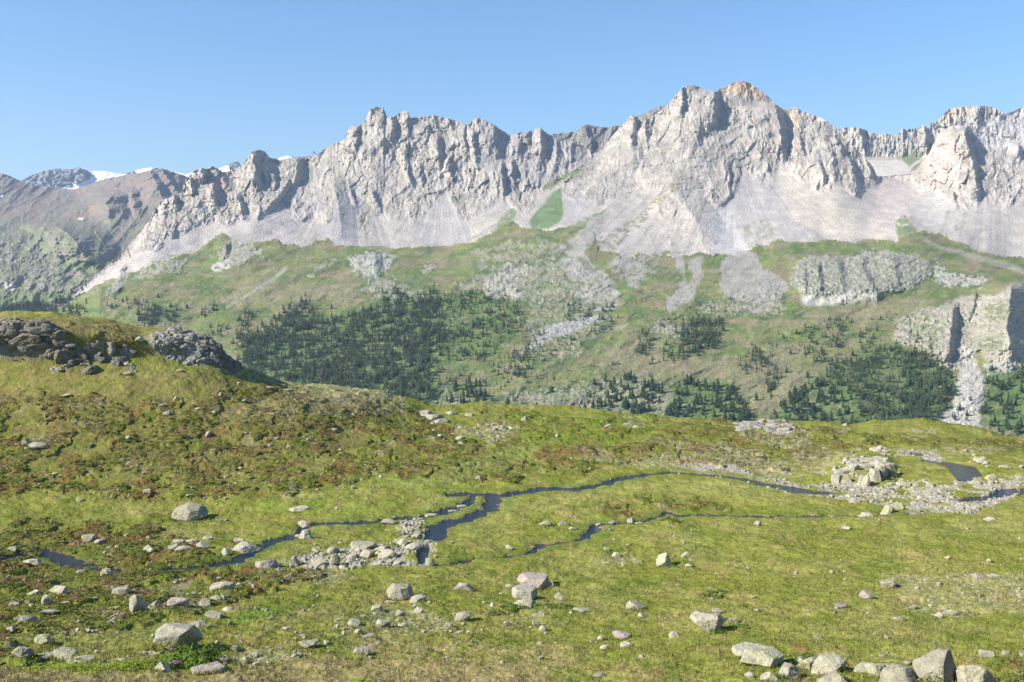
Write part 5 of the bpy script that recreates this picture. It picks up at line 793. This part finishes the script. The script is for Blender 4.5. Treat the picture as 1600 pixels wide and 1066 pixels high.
# ------------------------------------------------------------------ crags: each outcrop one thing, built of broken blocks on its knoll
def crag(name, label, P, n, sz, mat=M_CRAG, extra=(), thr=-.5, seed=1, lift=0., cat='rock outcrop', power=2.6, hs=1., split=None):
    rq = random.Random(seed); xs = [p[0] for p in P]; ys = [p[1] for p in P]; c0 = ground(sum(xs)/len(xs), sum(ys)/len(ys))
    V, Q = [], []; off = 0; k = 0; tries = 0; L = list(extra)
    while k < n and tries < n*30:
        tries += 1; x, y = rq.uniform(min(xs), max(xs)), rq.uniform(min(ys), max(ys))
        if not inside(P, np.array([x]), np.array([y]))[0] or float(pn(x/14., y/7., seed)) < thr: continue
        s = sz[0] + (sz[1]-sz[0])*rq.random()**power; L.append((x, y, s, s*rq.uniform(.45, .95))); k += 1
    for x, y, wpx, hpx in L:
        g = ground(x, y); m = g.y/F; w_, h_ = wpx*m, hpx*m
        Pv, Fc = rock_shape(rq.randrange(9999), 3 if wpx < 12 else 4, 7, .14, rq.choice((0, .5)), None, .02)
        Pv = fit(Pv, w_*1.2, h_*.62*hs, w_*rq.uniform(.7, 1.3), 1.3, rq.uniform(0, 6.28), rq.uniform(-.3, .3)); Pv = Pv + np.array([g.x - c0.x, g.y - c0.y + .2*w_, g.z - c0.z + lift], np.float32)
        if split:
            b_ = raw_mesh('loose_rock', Pv - np.array([g.x - c0.x, g.y - c0.y, g.z - c0.z], np.float32), Fc, None, mat, False); b_.location = g; tag(b_, label, 'rock', split); continue
        V.append(Pv); Q.append(Fc + off); off += len(Pv)
    if split: return
    o = raw_mesh(name, np.concatenate(V), np.concatenate(Q), None, mat, False); o.location = c0; tag(o, label, cat); return o
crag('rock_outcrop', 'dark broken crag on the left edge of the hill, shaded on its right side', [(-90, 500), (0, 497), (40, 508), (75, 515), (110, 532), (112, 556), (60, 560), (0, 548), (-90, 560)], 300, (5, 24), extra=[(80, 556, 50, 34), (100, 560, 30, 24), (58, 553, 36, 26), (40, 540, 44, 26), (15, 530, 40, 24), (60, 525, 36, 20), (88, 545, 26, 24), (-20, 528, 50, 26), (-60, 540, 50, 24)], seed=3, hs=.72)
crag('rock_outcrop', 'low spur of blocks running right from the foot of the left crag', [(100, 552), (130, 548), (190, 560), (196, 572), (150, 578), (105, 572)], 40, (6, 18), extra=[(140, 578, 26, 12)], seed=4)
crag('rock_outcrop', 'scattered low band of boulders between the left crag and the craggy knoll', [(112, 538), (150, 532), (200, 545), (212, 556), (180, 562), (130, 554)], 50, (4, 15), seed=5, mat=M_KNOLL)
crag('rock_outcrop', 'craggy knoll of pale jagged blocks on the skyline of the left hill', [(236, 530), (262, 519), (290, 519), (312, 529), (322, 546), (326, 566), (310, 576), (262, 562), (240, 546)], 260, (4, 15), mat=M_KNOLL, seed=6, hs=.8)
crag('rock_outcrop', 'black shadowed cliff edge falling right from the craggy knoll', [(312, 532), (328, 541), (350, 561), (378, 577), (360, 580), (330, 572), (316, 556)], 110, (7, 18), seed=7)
crag('rock_outcrop', 'rock in the small heap below the foot of the left crag', [(78, 574), (104, 570), (108, 582), (84, 584)], 22, (5, 13), mat=M_ROCKG, seed=8, split='small heap below the left crag')
crag('rock_outcrop', 'flat rock in the cluster on the slope below the craggy knoll', [(180, 566), (200, 568), (222, 580), (205, 582)], 14, (5, 11), mat=M_ROCKG, seed=9, split='cluster below the craggy knoll')
crag('rock_outcrop', 'long grey slab sloping right on the skyline beyond the shrubby slope', [(650, 640), (665, 640), (698, 657), (690, 662)], 8, (6, 12), mat=M_ROCKG, extra=[(664, 650, 26, 15), (676, 657, 28, 15), (688, 662, 22, 11), (670, 653, 26, 9), (682, 659, 24, 9), (660, 648, 20, 9), (691, 661, 16, 7)], seed=10)
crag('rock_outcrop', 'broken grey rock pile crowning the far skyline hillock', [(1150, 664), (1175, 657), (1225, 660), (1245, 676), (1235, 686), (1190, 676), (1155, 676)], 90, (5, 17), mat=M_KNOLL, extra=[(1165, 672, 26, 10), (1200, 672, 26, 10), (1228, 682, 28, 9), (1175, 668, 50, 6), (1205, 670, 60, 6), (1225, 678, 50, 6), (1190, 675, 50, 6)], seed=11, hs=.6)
crag('rock_outcrop', 'jagged outcrop with dark cave like clefts above the gravel bed', [(1302, 748), (1320, 722), (1350, 716), (1385, 716), (1405, 738), (1408, 750), (1380, 756), (1340, 758), (1306, 756)], 60, (4, 11), mat=M_ROCKG, extra=[(1311, 757, 18, 22), (1324, 758, 16, 24), (1345, 761, 9, 32), (1351, 762, 10, 34), (1370, 756, 18, 30), (1381, 752, 14, 32), (1391, 748, 10, 30), (1378, 742, 22, 20), (1336, 746, 18, 18), (1318, 748, 24, 9), (1332, 743, 26, 9), (1346, 742, 24, 10), (1360, 742, 26, 10), (1374, 738, 26, 10), (1388, 740, 24, 10), (1340, 732, 26, 7), (1356, 728, 26, 7), (1374, 726, 26, 8)], seed=12, hs=.85)
crag('rock_outcrop', 'pale block in the line behind the gravel bed, right of the jagged outcrop', [(1400, 753), (1445, 752), (1470, 760), (1420, 764), (1380, 762)], 40, (5, 13), mat=M_ROCK, seed=13, split='blocks in a line behind the gravel bed')
crag('rock_outcrop', 'whitish block on the low rise above the upper gravel bed', [(1362, 696), (1384, 700), (1392, 712), (1384, 728), (1378, 715), (1364, 702)], 24, (5, 13), mat=M_ROCK, seed=14, split='blocks above the upper gravel bed')
crag('rock_outcrop', 'pale rock in the string leading down to the square white boulder', [(1520, 712), (1535, 716), (1545, 732), (1536, 738), (1526, 724)], 14, (5, 11), mat=M_ROCK, seed=15, split='string of rocks by the dark pool')
crag('rock_outcrop', 'yellowish rock on the ledge in the trough below the long grey slab', [(762, 668), (790, 664), (800, 672), (776, 674)], 18, (5, 13), mat=M_ROCKY, seed=16, split='rocks on the trough ledge')

# ------------------------------------------------------------------ low shrubs and grass tufts
def leafball(seed, n, flat=.6, leaf=.16, up=.55):
    """a cushion of small leaves: quads spread over and through a low dome"""
    rq = np.random.default_rng(seed); th = rq.uniform(0, 2*np.pi, n); z = rq.random(n); r = np.sqrt(1 - z*z)*rq.uniform(.7, 1.05, n)
    C = np.stack([r*np.cos(th), r*np.sin(th), z*flat*rq.uniform(.7, 1.1, n)], -1); C *= (1 + .25*np.sin(3*th + seed))[:, None]*.5
    nrm = C*np.array([1, 1, 2.]) + rq.normal(0, .35, (n, 3)); nrm /= np.linalg.norm(nrm, axis=1)[:, None]
    t = np.cross(nrm, rq.normal(size=(n, 3))); t /= np.linalg.norm(t, axis=1)[:, None]; b = np.cross(nrm, t); l = leaf*rq.uniform(.6, 1.4, (n, 1))
    V = np.stack([C - t*l, C + b*l*up, C + t*l, C - b*l*up], 1).reshape(-1, 3).astype(np.float32)
    return V, np.arange(4*n, dtype=np.int32).reshape(n, 4)
def tuft(seed, n):
    rq = np.random.default_rng(seed); V = []
    for k in range(n):
        a = rq.uniform(0, 6.28); c = rq.uniform(-.45, .45, 2); w = rq.uniform(.03, .07); h = rq.uniform(.5, 1.); ln = rq.uniform(.1, .5); d = rq.uniform(0, 6.28)
        ca, sa = math.cos(a), math.sin(a); V += [(c[0]-w*ca, c[1]-w*sa, -.1), (c[0]+w*ca, c[1]+w*sa, -.1), (c[0]+ln*math.cos(d), c[1]+ln*math.sin(d), h)]
    return np.array(V, np.float32), np.arange(3*n, dtype=np.int32).reshape(n, 3)
# cushions of heath over the shrubby parts
i, j = scatter(62000, lambda i, j: np.clip(bw[i, j]*(.25 + .75*cushion[i, j])*np.clip(WY[i, j]/110, .35, 1.1), 0, 1)*(wat[i, j] < .1)*(grav[i, j] < .3))
pr = [leafball(k, 34, .75, .17) for k in range(8)]; kk = rg.integers(0, 8, len(i)); sz = rg.uniform(.3, .95, len(i))
A = np.stack([WX[i, j], WY[i, j], WZ[i, j] - .06, sz*rg.uniform(.8, 1.6, len(i)), sz, sz*rg.uniform(.25, .6, len(i)), rg.uniform(0, 6.28, len(i)), np.zeros(len(i))], -1)
base = FG.rgb[i, j]*rg.uniform(.95, 1.5, (len(i), 1)); hue = rg.random(len(i)); base[hue < .22] = np.array((.125, .155, .03))*rg.uniform(.8, 1.3, ((hue < .22).sum(), 1)); base[hue > .9] = np.array((.19, .13, .06))*rg.uniform(.8, 1.2, ((hue > .9).sum(), 1))
base[(hue > .8) & (hue < .9)] = (.155, .165, .045)
def leafcols(A, base, kk, pr):
    out = []
    for k in range(len(pr)):
        b = base[kk == k].astype(np.float32); nl = len(pr[k][0])//4; v = rg.uniform(.7, 1.3, (len(b), nl, 1, 1)).astype(np.float32)
        out.append((b[:, None, None, :]*v*np.ones((1, 1, 4, 1), np.float32)))
    return out
o = merge('low_heath_shrubs', pr, [A[kk == k] for k in range(8)], M_LEAF, leafcols(A, base, kk, pr)); o['kind'] = 'stuff'
print('heath', len(i))
i, j = scatter(110000, lambda i, j: (wat[i, j] < .1)*(grav[i, j] < .4)*np.clip((130 - WY[i, j])/50, 0, 1)*(.35 + .65*sm(n2[i, j], -.3, .3))*np.clip(WY[i, j]/100, .3, 1), yr=(740, 1110))
pr = [tuft(k, 6) for k in range(6)]; kk = rg.integers(0, 6, len(i)); sz = rg.uniform(.12, .34, len(i))
A = np.stack([WX[i, j], WY[i, j], WZ[i, j] - .01, sz*1.3, sz*1.3, sz*rg.uniform(.5, 1.2, len(i)), rg.uniform(0, 6.28, len(i)), np.zeros(len(i))], -1)
base = FG.rgb[i, j]*rg.uniform(.85, 1.3, (len(i), 1)); hue = rg.random(len(i)); base[hue < .2] = np.array((.26, .235, .10))
cols = [np.repeat(base[kk == k].astype(np.float32)[:, None], len(pr[k][0]), 1) for k in range(6)]
col = [o for o in SC.objects if o.name.split('.')[0] in ('boulder', 'small_stone', 'rock_outcrop')]; CA, CB = [], []
for o in col:
    if o.name.startswith('rock_outcrop'): continue
    r_ = max(o.dimensions[0], .3)*.5 if o.name.startswith('boulder') else o.scale[0]*.5; nn = int(6 + 26*r_)
    for _ in range(nn):
        a = rg.uniform(3.3, 6.1); rr_ = r_*rg.uniform(.9, 1.35); x_ = o.location.x + rr_*math.cos(a); y_ = o.location.y + rr_*math.sin(a)*.75; s_ = min(.5, .12 + .22*r_)*rg.uniform(.5, 1.2)
        g_ = ground(CX + x_/y_*F, HY - (o.location.z)/y_*F); i_, j_ = fi(CX + x_/y_*F, HY - g_.z/y_*F)
        if wat[i_, j_] > .1 or grav[i_, j_] > .5: continue
        CA.append((x_, y_, g_.z - .02, s_*1.3, s_*1.3, s_*.8, rg.uniform(0, 6.28), 0)); CB.append(FG.rgb[i_, j_]*rg.uniform(.8, 1.2))
CA = np.array(CA); CB = np.array(CB); ck_ = rg.integers(0, 6, len(CA)); A = np.concatenate([A, CA]); base = np.concatenate([base, CB]); kk = np.concatenate([kk, ck_])
cols = [np.repeat(base[kk == k].astype(np.float32)[:, None], len(pr[k][0]), 1) for k in range(6)]
o = merge('grass', pr, [A[kk == k] for k in range(6)], M_LEAF, cols); o['kind'] = 'stuff'
print('grass', len(i))
def shrub(name, label, spots, col, n=260, cat='shrub', leaf=.075, part=None, seed=50):
    """one shrub: a leafy crown of joined lobes standing on short twigs. spots: (px, py, w, h) lobes"""
    g0 = ground(spots[0][0], spots[0][1]); V, Q, C = [], [], []; off = 0
    for k, (x, y, w_, h_) in enumerate(spots):
        g = ground(x, y) if not part else part + Vector(((x - spots[0][0])*part.y/F, 0, -(y - spots[0][1])*part.y/F)); m = g.y/F
        P, Fc = leafball(seed + k, n, 1., leaf); P = P*np.array([w_*m, w_*m*.8, h_*m*1.6]) + np.array(g - g0); rq = np.random.default_rng(k)
        V.append(P); Q.append(Fc + off); off += len(P); v = rq.uniform(.6, 1.35, (len(Fc), 1, 1)); C.append((np.array(col)[None, None]*v*np.ones((1, 4, 1))).reshape(-1, 3))
    o = raw_mesh(name, np.concatenate(V), np.concatenate(Q), np.concatenate(C), M_LEAF, False); o.location = g0; tag(o, label, cat); return o, g0
ju, g0 = shrub('juniper_shrub', 'dark green juniper cushion with purple flowers right below the huge cracked boulder', [(300, 1036, 60, 26), (270, 1040, 36, 18), (325, 1030, 40, 26), (285, 1028, 40, 20), (312, 1042, 40, 22), (250, 1046, 30, 10)], (.11, .17, .028), 700, leaf=.05)
P, Fc = leafball(9, 120, .5, .06); m_ = g0.y/F
fl = raw_mesh('flowers', P*np.array([18*m_, 12*m_, 14*m_]) + np.array([-14*m_, -2.2*.5, 15*m_]), Fc, np.tile(np.array([[.36, .16, .30]], np.float32), (len(P), 1)), M_LEAF, False); fl.parent = ju
shrub('green_tuft', 'bright yellow green tuft cut by the bottom edge of the photo', [(348, 1068, 34, 8), (335, 1069, 20, 7), (560, 1069, 26, 10), (575, 1070, 22, 8)][2:], (.26, .36, .04), 500, leaf=.05)
shrub('low_shrub', 'long low green shrub beside the yellow lichen slab in the centre', [(850, 955, 40, 8), (800, 957, 40, 8), (880, 953, 34, 7), (775, 962, 30, 6)], (.12, .17, .035), 300, leaf=.06)
shrub('low_shrub', 'dark green creeping shrub under the flat right side of the big lichen boulder', [(1260, 1032, 22, 8), (1222, 1062, 26, 7)], (.10, .15, .03), 260)
shrub('low_shrub', 'green shrub filling the bottom right corner right of the domed boulder', [(1585, 1068, 50, 26), (1560, 1050, 36, 14), (1600, 1046, 44, 16), (1640, 1060, 50, 26)], (.17, .205, .045), 1500, leaf=.03)
shrub('low_shrub', 'olive shrub climbing the left face of the tall pointed rock', [(1462, 1088, 38, 40), (1446, 1084, 30, 30), (1476, 1090, 26, 26)], (.19, .20, .06), 600, leaf=.055)
shrub('low_shrub', 'small dark bush clinging right of the huge overhanging boulder', [(1162, 984, 18, 8), (1120, 992, 26, 7)], (.10, .16, .035), 200)
shrub('low_shrub', 'round olive cushion in the short turf above the huge overhanging boulder', [(1120, 930, 46, 8), (1105, 931, 28, 6)], (.15, .18, .045), 260)
shrub('low_shrub', 'bright green bush on the skyline above the long grey slab', [(640, 642, 22, 8), (634, 642, 12, 5)], (.17, .25, .03), 160, leaf=.09)
shrub('low_shrub', 'wide strip of yellow green creeping shrub along the bottom left stones', [(200, 1044, 60, 8), (160, 1048, 60, 7), (110, 1047, 60, 7), (60, 1046, 50, 6), (228, 1042, 40, 9)], (.19, .23, .03), 500, leaf=.045)
# ------------------------------------------------------------------ conifers on the opposite slope
def conifer(seed, fine=True):
    """height 1: tapered trunk, whorls of drooping boughs made of needle sprays with gaps between them"""
    rq = random.Random(seed); V, Q, C = [], [], []
    def quad(a, b, c, d, col): n = len(V); V.extend([a, b, c, d]); Q.append((n, n+1, n+2, n+3)); C.extend([col]*4)
    for k in range(5):                                              # trunk
        a0, a1 = k*1.2566, (k+1)*1.2566; r0, r1 = .020, .004
        quad((r0*math.cos(a0), r0*math.sin(a0), -.06), (r0*math.cos(a1), r0*math.sin(a1), -.06), (r1*math.cos(a1), r1*math.sin(a1), .95), (r1*math.cos(a0), r1*math.sin(a0), .95), (.10, .075, .055))
    W_ = 9 if fine else 6; round_ = rq.uniform(0, 1); wid = rq.uniform(.17, .32)
    for k in range(W_):
        t = k/(W_-1); z = .09 + .86*t; r = wid*((1-t)**(.7 - .35*round_) + .06)*rq.uniform(.8, 1.15); n = max(4, int((9 if fine else 6)*(1 - .5*t))); ph = rq.uniform(0, 6.28)
        for q in range(n):
            a = ph + 6.283*q/n + rq.uniform(-.3, .3); L_ = r*rq.uniform(.5, 1.3); w = L_*rq.uniform(.35, .6) + .02; dz = -L_*rq.uniform(.05, .45); ca, sa = math.cos(a), math.sin(a); zz = z + rq.uniform(-.03, .03)
            sh = rq.uniform(.75, 1.3); gn = rq.uniform(.85, 1.25); col = (.050*sh*gn, .086*sh, .040*sh)
            quad((0, 0, zz + .05), (ca*L_*.55 - sa*w*.55, sa*L_*.55 + ca*w*.55, zz + dz*.3 + rq.uniform(-.02, .01)), (ca*L_, sa*L_, zz + dz), (ca*L_*.55 + sa*w*.55, sa*L_*.55 - ca*w*.55, zz + dz*.3 + rq.uniform(-.02, .01)), col)
            quad((ca*L_*.2, sa*L_*.2, zz + .075), (ca*L_*.6, sa*L_*.6, zz + .03), (ca*L_*.75, sa*L_*.75, zz + dz - .05), (ca*L_*.25, sa*L_*.25, zz - .06), col)
    quad((-.02, 0, .9), (.02, 0, .9), (.004, 0, 1.03), (-.004, 0, 1.03), (.055, .085, .04)); quad((0, -.02, .9), (0, .02, .9), (0, .004, 1.03), (0, -.004, 1.03), (.055, .085, .04))
    return np.array(V, np.float32), np.array(Q, np.int32), np.array(C, np.float32)
TR = [conifer(k) for k in range(10)]
TRM = [raw_mesh('conifer', v, q, c, M_TREE, False, link=False) for v, q, c in TR]
# groves: outline, number, smallest and largest height in metres, label, group; first the ones whose trees are built one by one
GRV = [
 ('single', [(395, 640), (396, 640)], 0, 0, 0, '', ''),
]
ONE = [([(906, 642), (925, 595), (985, 590), (1000, 600), (1035, 600), (1034, 640), (990, 655), (940, 650)], 60, 'conifer in the rim grove left of the rounded bottom grove', 'conifers of the left rim grove'),
       ([(1040, 650), (1062, 600), (1085, 590), (1110, 600), (1150, 610), (1170, 640), (1175, 660), (1130, 664), (1060, 660)], 75, 'conifer in the rounded grove whose foot meets the meadow skyline', 'conifers of the rounded bottom grove'),
       ([(1208, 662), (1225, 625), (1260, 600), (1290, 605), (1320, 600), (1340, 625), (1350, 660), (1290, 668)], 60, 'conifer in the near corner of the big right hand wood', 'conifers at the lower left of the right wood'),
       ([(1530, 672), (1540, 610), (1560, 585), (1600, 600), (1610, 685), (1570, 684)], 36, 'dark conifer in the wood right of the pale boulder gully', 'conifers right of the boulder gully'),
       ([(690, 628), (715, 600), (745, 598), (766, 622), (740, 632), (712, 634)], 26, 'conifer in the small grove right of the left wood', 'conifers of the small grove above the skyline')]
SINGLE = [(1229, 583, 15, 'lone conifer on the dry slope left of the right wood, lower of two'), (1235, 553, 12, 'lone round conifer on the dry slope, upper of two'), (1262, 590, 11, 'small conifer between the lone pair and the right wood'), (1333, 556, 11, 'small conifer right of the narrow double clump'), (1297, 612, 9, 'tiny conifer on the clearing in the right wood'), (1182, 626, 12, 'small conifer below the narrow standing clump on the slope'), (838, 640, 13, 'lone conifer above the middle of the skyline'), (793, 635, 14, 'lone conifer above the skyline right of the small grove'), (862, 612, 10, 'small conifer on the pale slope above the middle skyline'), (820, 590, 12, 'small conifer on the stony slope right of the left wood'),
          (247, 465, 8, 'tiny lone conifer high on the left green slope'), (192, 472, 10, 'small conifer right of the far left wood'), (329, 512, 9, 'small conifer on the green slope behind the craggy knoll'), (292, 482, 10, 'lone conifer between the two small clumps on the left green slope'), (437, 494, 9, 'lone small conifer above the left wood'), (518, 482, 11, 'lone conifer at the upper edge of the left wood'), (1500, 640, 10, 'small conifer standing in the pale boulder gully'), (1511, 650, 11, 'taller conifer at the foot of the pale boulder gully'), (1492, 655, 9, 'left conifer of the three in the pale boulder gully'), (1376, 500, 9, 'small conifer on the open green shoulder at right')]
WOOD = [([(362, 588), (374, 556), (405, 535), (440, 510), (470, 500), (500, 503), (530, 495), (560, 492), (590, 478), (600, 490), (640, 485), (690, 480), (697, 520), (690, 555), (668, 590), (672, 632), (620, 624), (540, 608), (450, 597), (390, 580)], 1500, (13, 21)),
        ([(370, 545), (372, 520), (390, 498), (396, 520), (420, 505), (440, 520), (400, 548)], 90, (12, 19)), ([(430, 500), (441, 485), (470, 468), (480, 470), (495, 495), (470, 510), (440, 512)], 110, (11, 18)), ([(597, 490), (600, 461), (618, 455), (640, 465), (625, 495)], 90, (12, 18)), ([(640, 470), (680, 456), (695, 465), (690, 500), (650, 490)], 110, (12, 18)),
        ([(690, 470), (735, 455), (770, 461), (803, 472), (823, 492), (816, 515), (780, 530), (740, 500), (700, 490)], 170, (11, 17)), ([(690, 540), (697, 500), (720, 490), (750, 510), (780, 540), (752, 562), (700, 570)], 90, (10, 17)), ([(668, 632), (665, 590), (700, 570), (750, 590), (765, 625), (740, 635)], 50, (10, 18)), ([(772, 600), (780, 560), (816, 540), (818, 520), (850, 520), (851, 560), (830, 575), (815, 590), (790, 605)], 70, (10, 17)), ([(840, 560), (870, 530), (930, 520), (920, 545), (880, 550)], 26, (9, 15)), ([(870, 495), (890, 475), (930, 478), (960, 500), (962, 520), (935, 525), (925, 500), (890, 505)], 60, (9, 15)), ([(940, 490), (955, 475), (960, 490)], 10, (9, 14)), ([(900, 460), (930, 470), (925, 500), (885, 498)], 14, (8, 13)),
        ([(1060, 562), (1062, 520), (1080, 498), (1105, 494), (1132, 505), (1128, 525), (1110, 545), (1085, 558)], 190, (13, 20)), ([(996, 555), (998, 520), (1015, 520), (1020, 560), (1022, 570), (1012, 566)], 40, (12, 18)), ([(1026, 568), (1030, 545), (1060, 540), (1062, 562)], 34, (12, 17)), ([(1030, 510), (1045, 498), (1070, 505), (1060, 518)], 18, (9, 14)), ([(995, 508), (1000, 512), (1025, 535), (1015, 540)], 12, (9, 14)),
        ([(1155, 575), (1175, 545), (1195, 548), (1205, 565), (1219, 575), (1215, 600), (1206, 622), (1198, 620), (1200, 590), (1178, 568)], 60, (12, 18)), ([(1150, 580), (1160, 572), (1180, 575), (1175, 585)], 12, (10, 14)),
        ([(1210, 665), (1230, 625), (1290, 590), (1320, 590), (1350, 595), (1400, 592), (1440, 590), (1455, 600), (1440, 664), (1340, 666)], 420, (12, 19)), ([(1298, 590), (1300, 565), (1340, 560), (1374, 565), (1372, 595), (1340, 600)], 110, (12, 18)), ([(1361, 575), (1362, 545), (1410, 540), (1451, 560), (1450, 580), (1400, 575)], 110, (11, 17)), ([(1412, 640), (1410, 560), (1425, 548), (1460, 565), (1489, 585), (1489, 620), (1470, 655), (1430, 664)], 320, (12, 19)),
        ([(1272, 570), (1275, 548), (1292, 545), (1294, 570)], 22, (12, 17)), ([(1291, 548), (1292, 510), (1305, 500), (1326, 497), (1322, 520), (1310, 545)], 50, (12, 17)), ([(1247, 530), (1252, 512), (1275, 512), (1278, 530)], 22, (10, 15)), ([(1250, 552), (1252, 538), (1274, 536), (1272, 552)], 18, (10, 15)), ([(1344, 553), (1348, 520), (1365, 513), (1368, 525), (1352, 555)], 30, (11, 16)), ([(1200, 540), (1235, 515), (1245, 525), (1210, 545)], 14, (9, 13)), ([(1300, 500), (1290, 505), (1325, 495), (1326, 502)], 8, (8, 12)),
        ([(1530, 665), (1535, 600), (1545, 575), (1600, 570), (1720, 580), (1720, 690), (1600, 690)], 300, (12, 18)), ([(1460, 560), (1400, 530), (1440, 510), (1470, 560)], 26, (9, 13)), ([(1490, 575), (1545, 640), (1540, 670), (1500, 670), (1470, 660)], 16, (7, 12)),
        ([(-80, 494), (-80, 478), (0, 476), (20, 468), (50, 464), (70, 475), (90, 470), (105, 468), (104, 492)], 240, (17, 26)), ([(95, 492), (115, 476), (135, 474), (128, 494)], 30, (14, 20)), ([(205, 478), (208, 468), (220, 470), (218, 480)], 10, (12, 17)), ([(213, 505), (218, 490), (240, 476), (253, 480), (248, 505), (230, 508)], 60, (13, 19)), ([(252, 500), (262, 482), (280, 486), (272, 506)], 30, (13, 18)), ([(312, 490), (325, 482), (347, 478), (345, 484), (322, 494)], 22, (11, 16)), ([(372, 508), (374, 495), (398, 484), (400, 495), (385, 510)], 24, (11, 16)), ([(320, 530), (330, 518), (358, 508), (356, 516), (335, 532)], 22, (10, 14)), ([(165, 478), (190, 466), (200, 478), (180, 484)], 12, (10, 14)),
        ([(700, 480), (600, 455), (640, 440), (760, 450), (800, 470)], 40, (6, 11)), ([(820, 560), (960, 470), (1000, 560), (850, 630)], 50, (5, 10)), ([(1140, 475), (1200, 440), (1260, 490), (1240, 500)], 24, (6, 10)), ([(1060, 480), (1120, 470), (1140, 490)], 16, (6, 10)), ([(720, 440), (760, 420), (840, 410), (830, 450)], 16, (5, 9)), ([(1180, 540), (1460, 470), (1400, 540), (1250, 560)], 24, (6, 11)), ([(700, 570), (1000, 560), (1050, 650), (700, 632)], 60, (6, 12))]
rt = random.Random(21)
def place_tree(x, y, h, label, group, lift=.35):
    X_, Y_, Z_ = slope_at(x, y); o = bpy.data.objects.new('conifer', rt.choice(TRM)); COLL.objects.link(o); o.location = (X_, Y_, Z_ - lift); w_ = h*rt.uniform(.9, 1.4); o.scale = (w_, w_, h); o.rotation_euler = (0, 0, rt.uniform(0, 6.28)); tag(o, label, 'tree', group)
def pick(P, n, sep, key):
    xs = [p[0] for p in P]; ys = [p[1] for p in P]; out = []; t = 0
    while len(out) < n and t < n*60:
        t += 1; x, y = rt.uniform(min(xs), max(xs)), rt.uniform(min(ys), max(ys))
        if inside(P, np.array([x]), np.array([y]))[0] and all(abs(x-a)*1. + abs(y-b)*1.1 > sep for a, b in out[-400:]): out.append((x, y))
    return out
for P, n, lab, grp in ONE:
    xs = [p[0] for p in P]; ys = [p[1] for p in P]; cx_, cy_ = (min(xs)+max(xs))/2, (min(ys)+max(ys))/2; w3 = (max(xs)-min(xs))/6
    for x, y in pick(P, n, 4.2, 0):
        pos = ('upper ' if y < cy_ else 'lower ') + ('left' if x < cx_ - w3 else 'right' if x > cx_ + w3 else 'middle')
        place_tree(x, y, rt.uniform(17, 28), lab + ', ' + pos, grp)
for x, y, h, lab in SINGLE: place_tree(x, y, h*rt.uniform(1.5, 1.8), lab, None)
sp = []
for P, n, (a, b) in WOOD:
    f = 1.0 if n < 60 else 1.45
    xs = [p[0] for p in P]; ys = [p[1] for p in P]; k = 0; t = 0
    while k < n*f and t < n*30:
        t += 1; x, y = rt.uniform(min(xs) - 8, max(xs) + 8), rt.uniform(min(ys) - 6, max(ys) + 6)
        if not inside(P, np.array([x + rt.gauss(0, 4.5)]), np.array([y + rt.gauss(0, 3.2)]))[0]: continue
        if n > 300 and float(pn(x/13., y/9., 401)) > .30: continue
        if any(inside(q[0], np.array([x]), np.array([y]))[0] for q in ONE): k += 1; continue
        X_, Y_, Z_ = slope_at(x, y); h = rt.uniform(a*.5, b)*1.25; w_ = h*rt.uniform(1., 1.7); sp.append((X_, Y_, Z_ - .4, w_, w_, h, rt.uniform(0, 6.28), 0)); k += 1
TR2 = [conifer(40 + k, False) for k in range(8)]; A = np.array(sp, np.float32); kk = np.arange(len(A)) % 8
def tcols(n, c):
    v = rg.uniform(.75, 1.35, (n, 1, 1)).astype(np.float32)*np.array([1, 1, 1], np.float32); g = rg.uniform(.9, 1.35, (n, 1, 1)); v = v*np.where(rg.random((n, 1, 1)) < .2, 1.6, 1.).astype(np.float32); out = c[None]*v; out[..., 0] *= g[..., 0]; return out
o = merge('conifer_wood', [(t[0], t[1]) for t in TR2], [A[kk == k] for k in range(8)], M_TREE, [tcols((kk == k).sum(), TR2[k][2]) for k in range(8)]); o['kind'] = 'stuff'
print('trees', len(A))
def sub(f, L):
    s=open(f).read()
    for a,b in L:
        if a not in s: print('MISSING',f,a[:70]); continue
        s=s.replace(a,b)
    open(f,'w').write(s)
# ------------------------------------------------------------------ haze: one closed box of thin air
def haze_box(x0, x1, y0, y1, z0, z1):
    co = np.array([(x, y, z) for z in (z0, z1) for y in (y0, y1) for x in (x0, x1)], np.float32)
    q = np.array([(0, 2, 3, 1), (4, 5, 7, 6), (0, 1, 5, 4), (2, 6, 7, 3), (0, 4, 6, 2), (1, 3, 7, 5)])
    m, N, L = newmat('haze_air'); N.remove(N['Principled BSDF'])
    v = N.new('ShaderNodeVolumePrincipled'); v.inputs['Color'].default_value = (.62, .78, 1, 1); v.inputs['Density'].default_value = HAZE; v.inputs['Anisotropy'].default_value = .25
    L.new(v.outputs[0], N['Material Output'].inputs['Volume'])
    o = raw_mesh('haze', co, q, None, m, False); o['kind'] = 'stuff'; return o
HAZE = 3.4e-5
haze_box(-12000, 9000, -300, 16000, -1150, 1500)
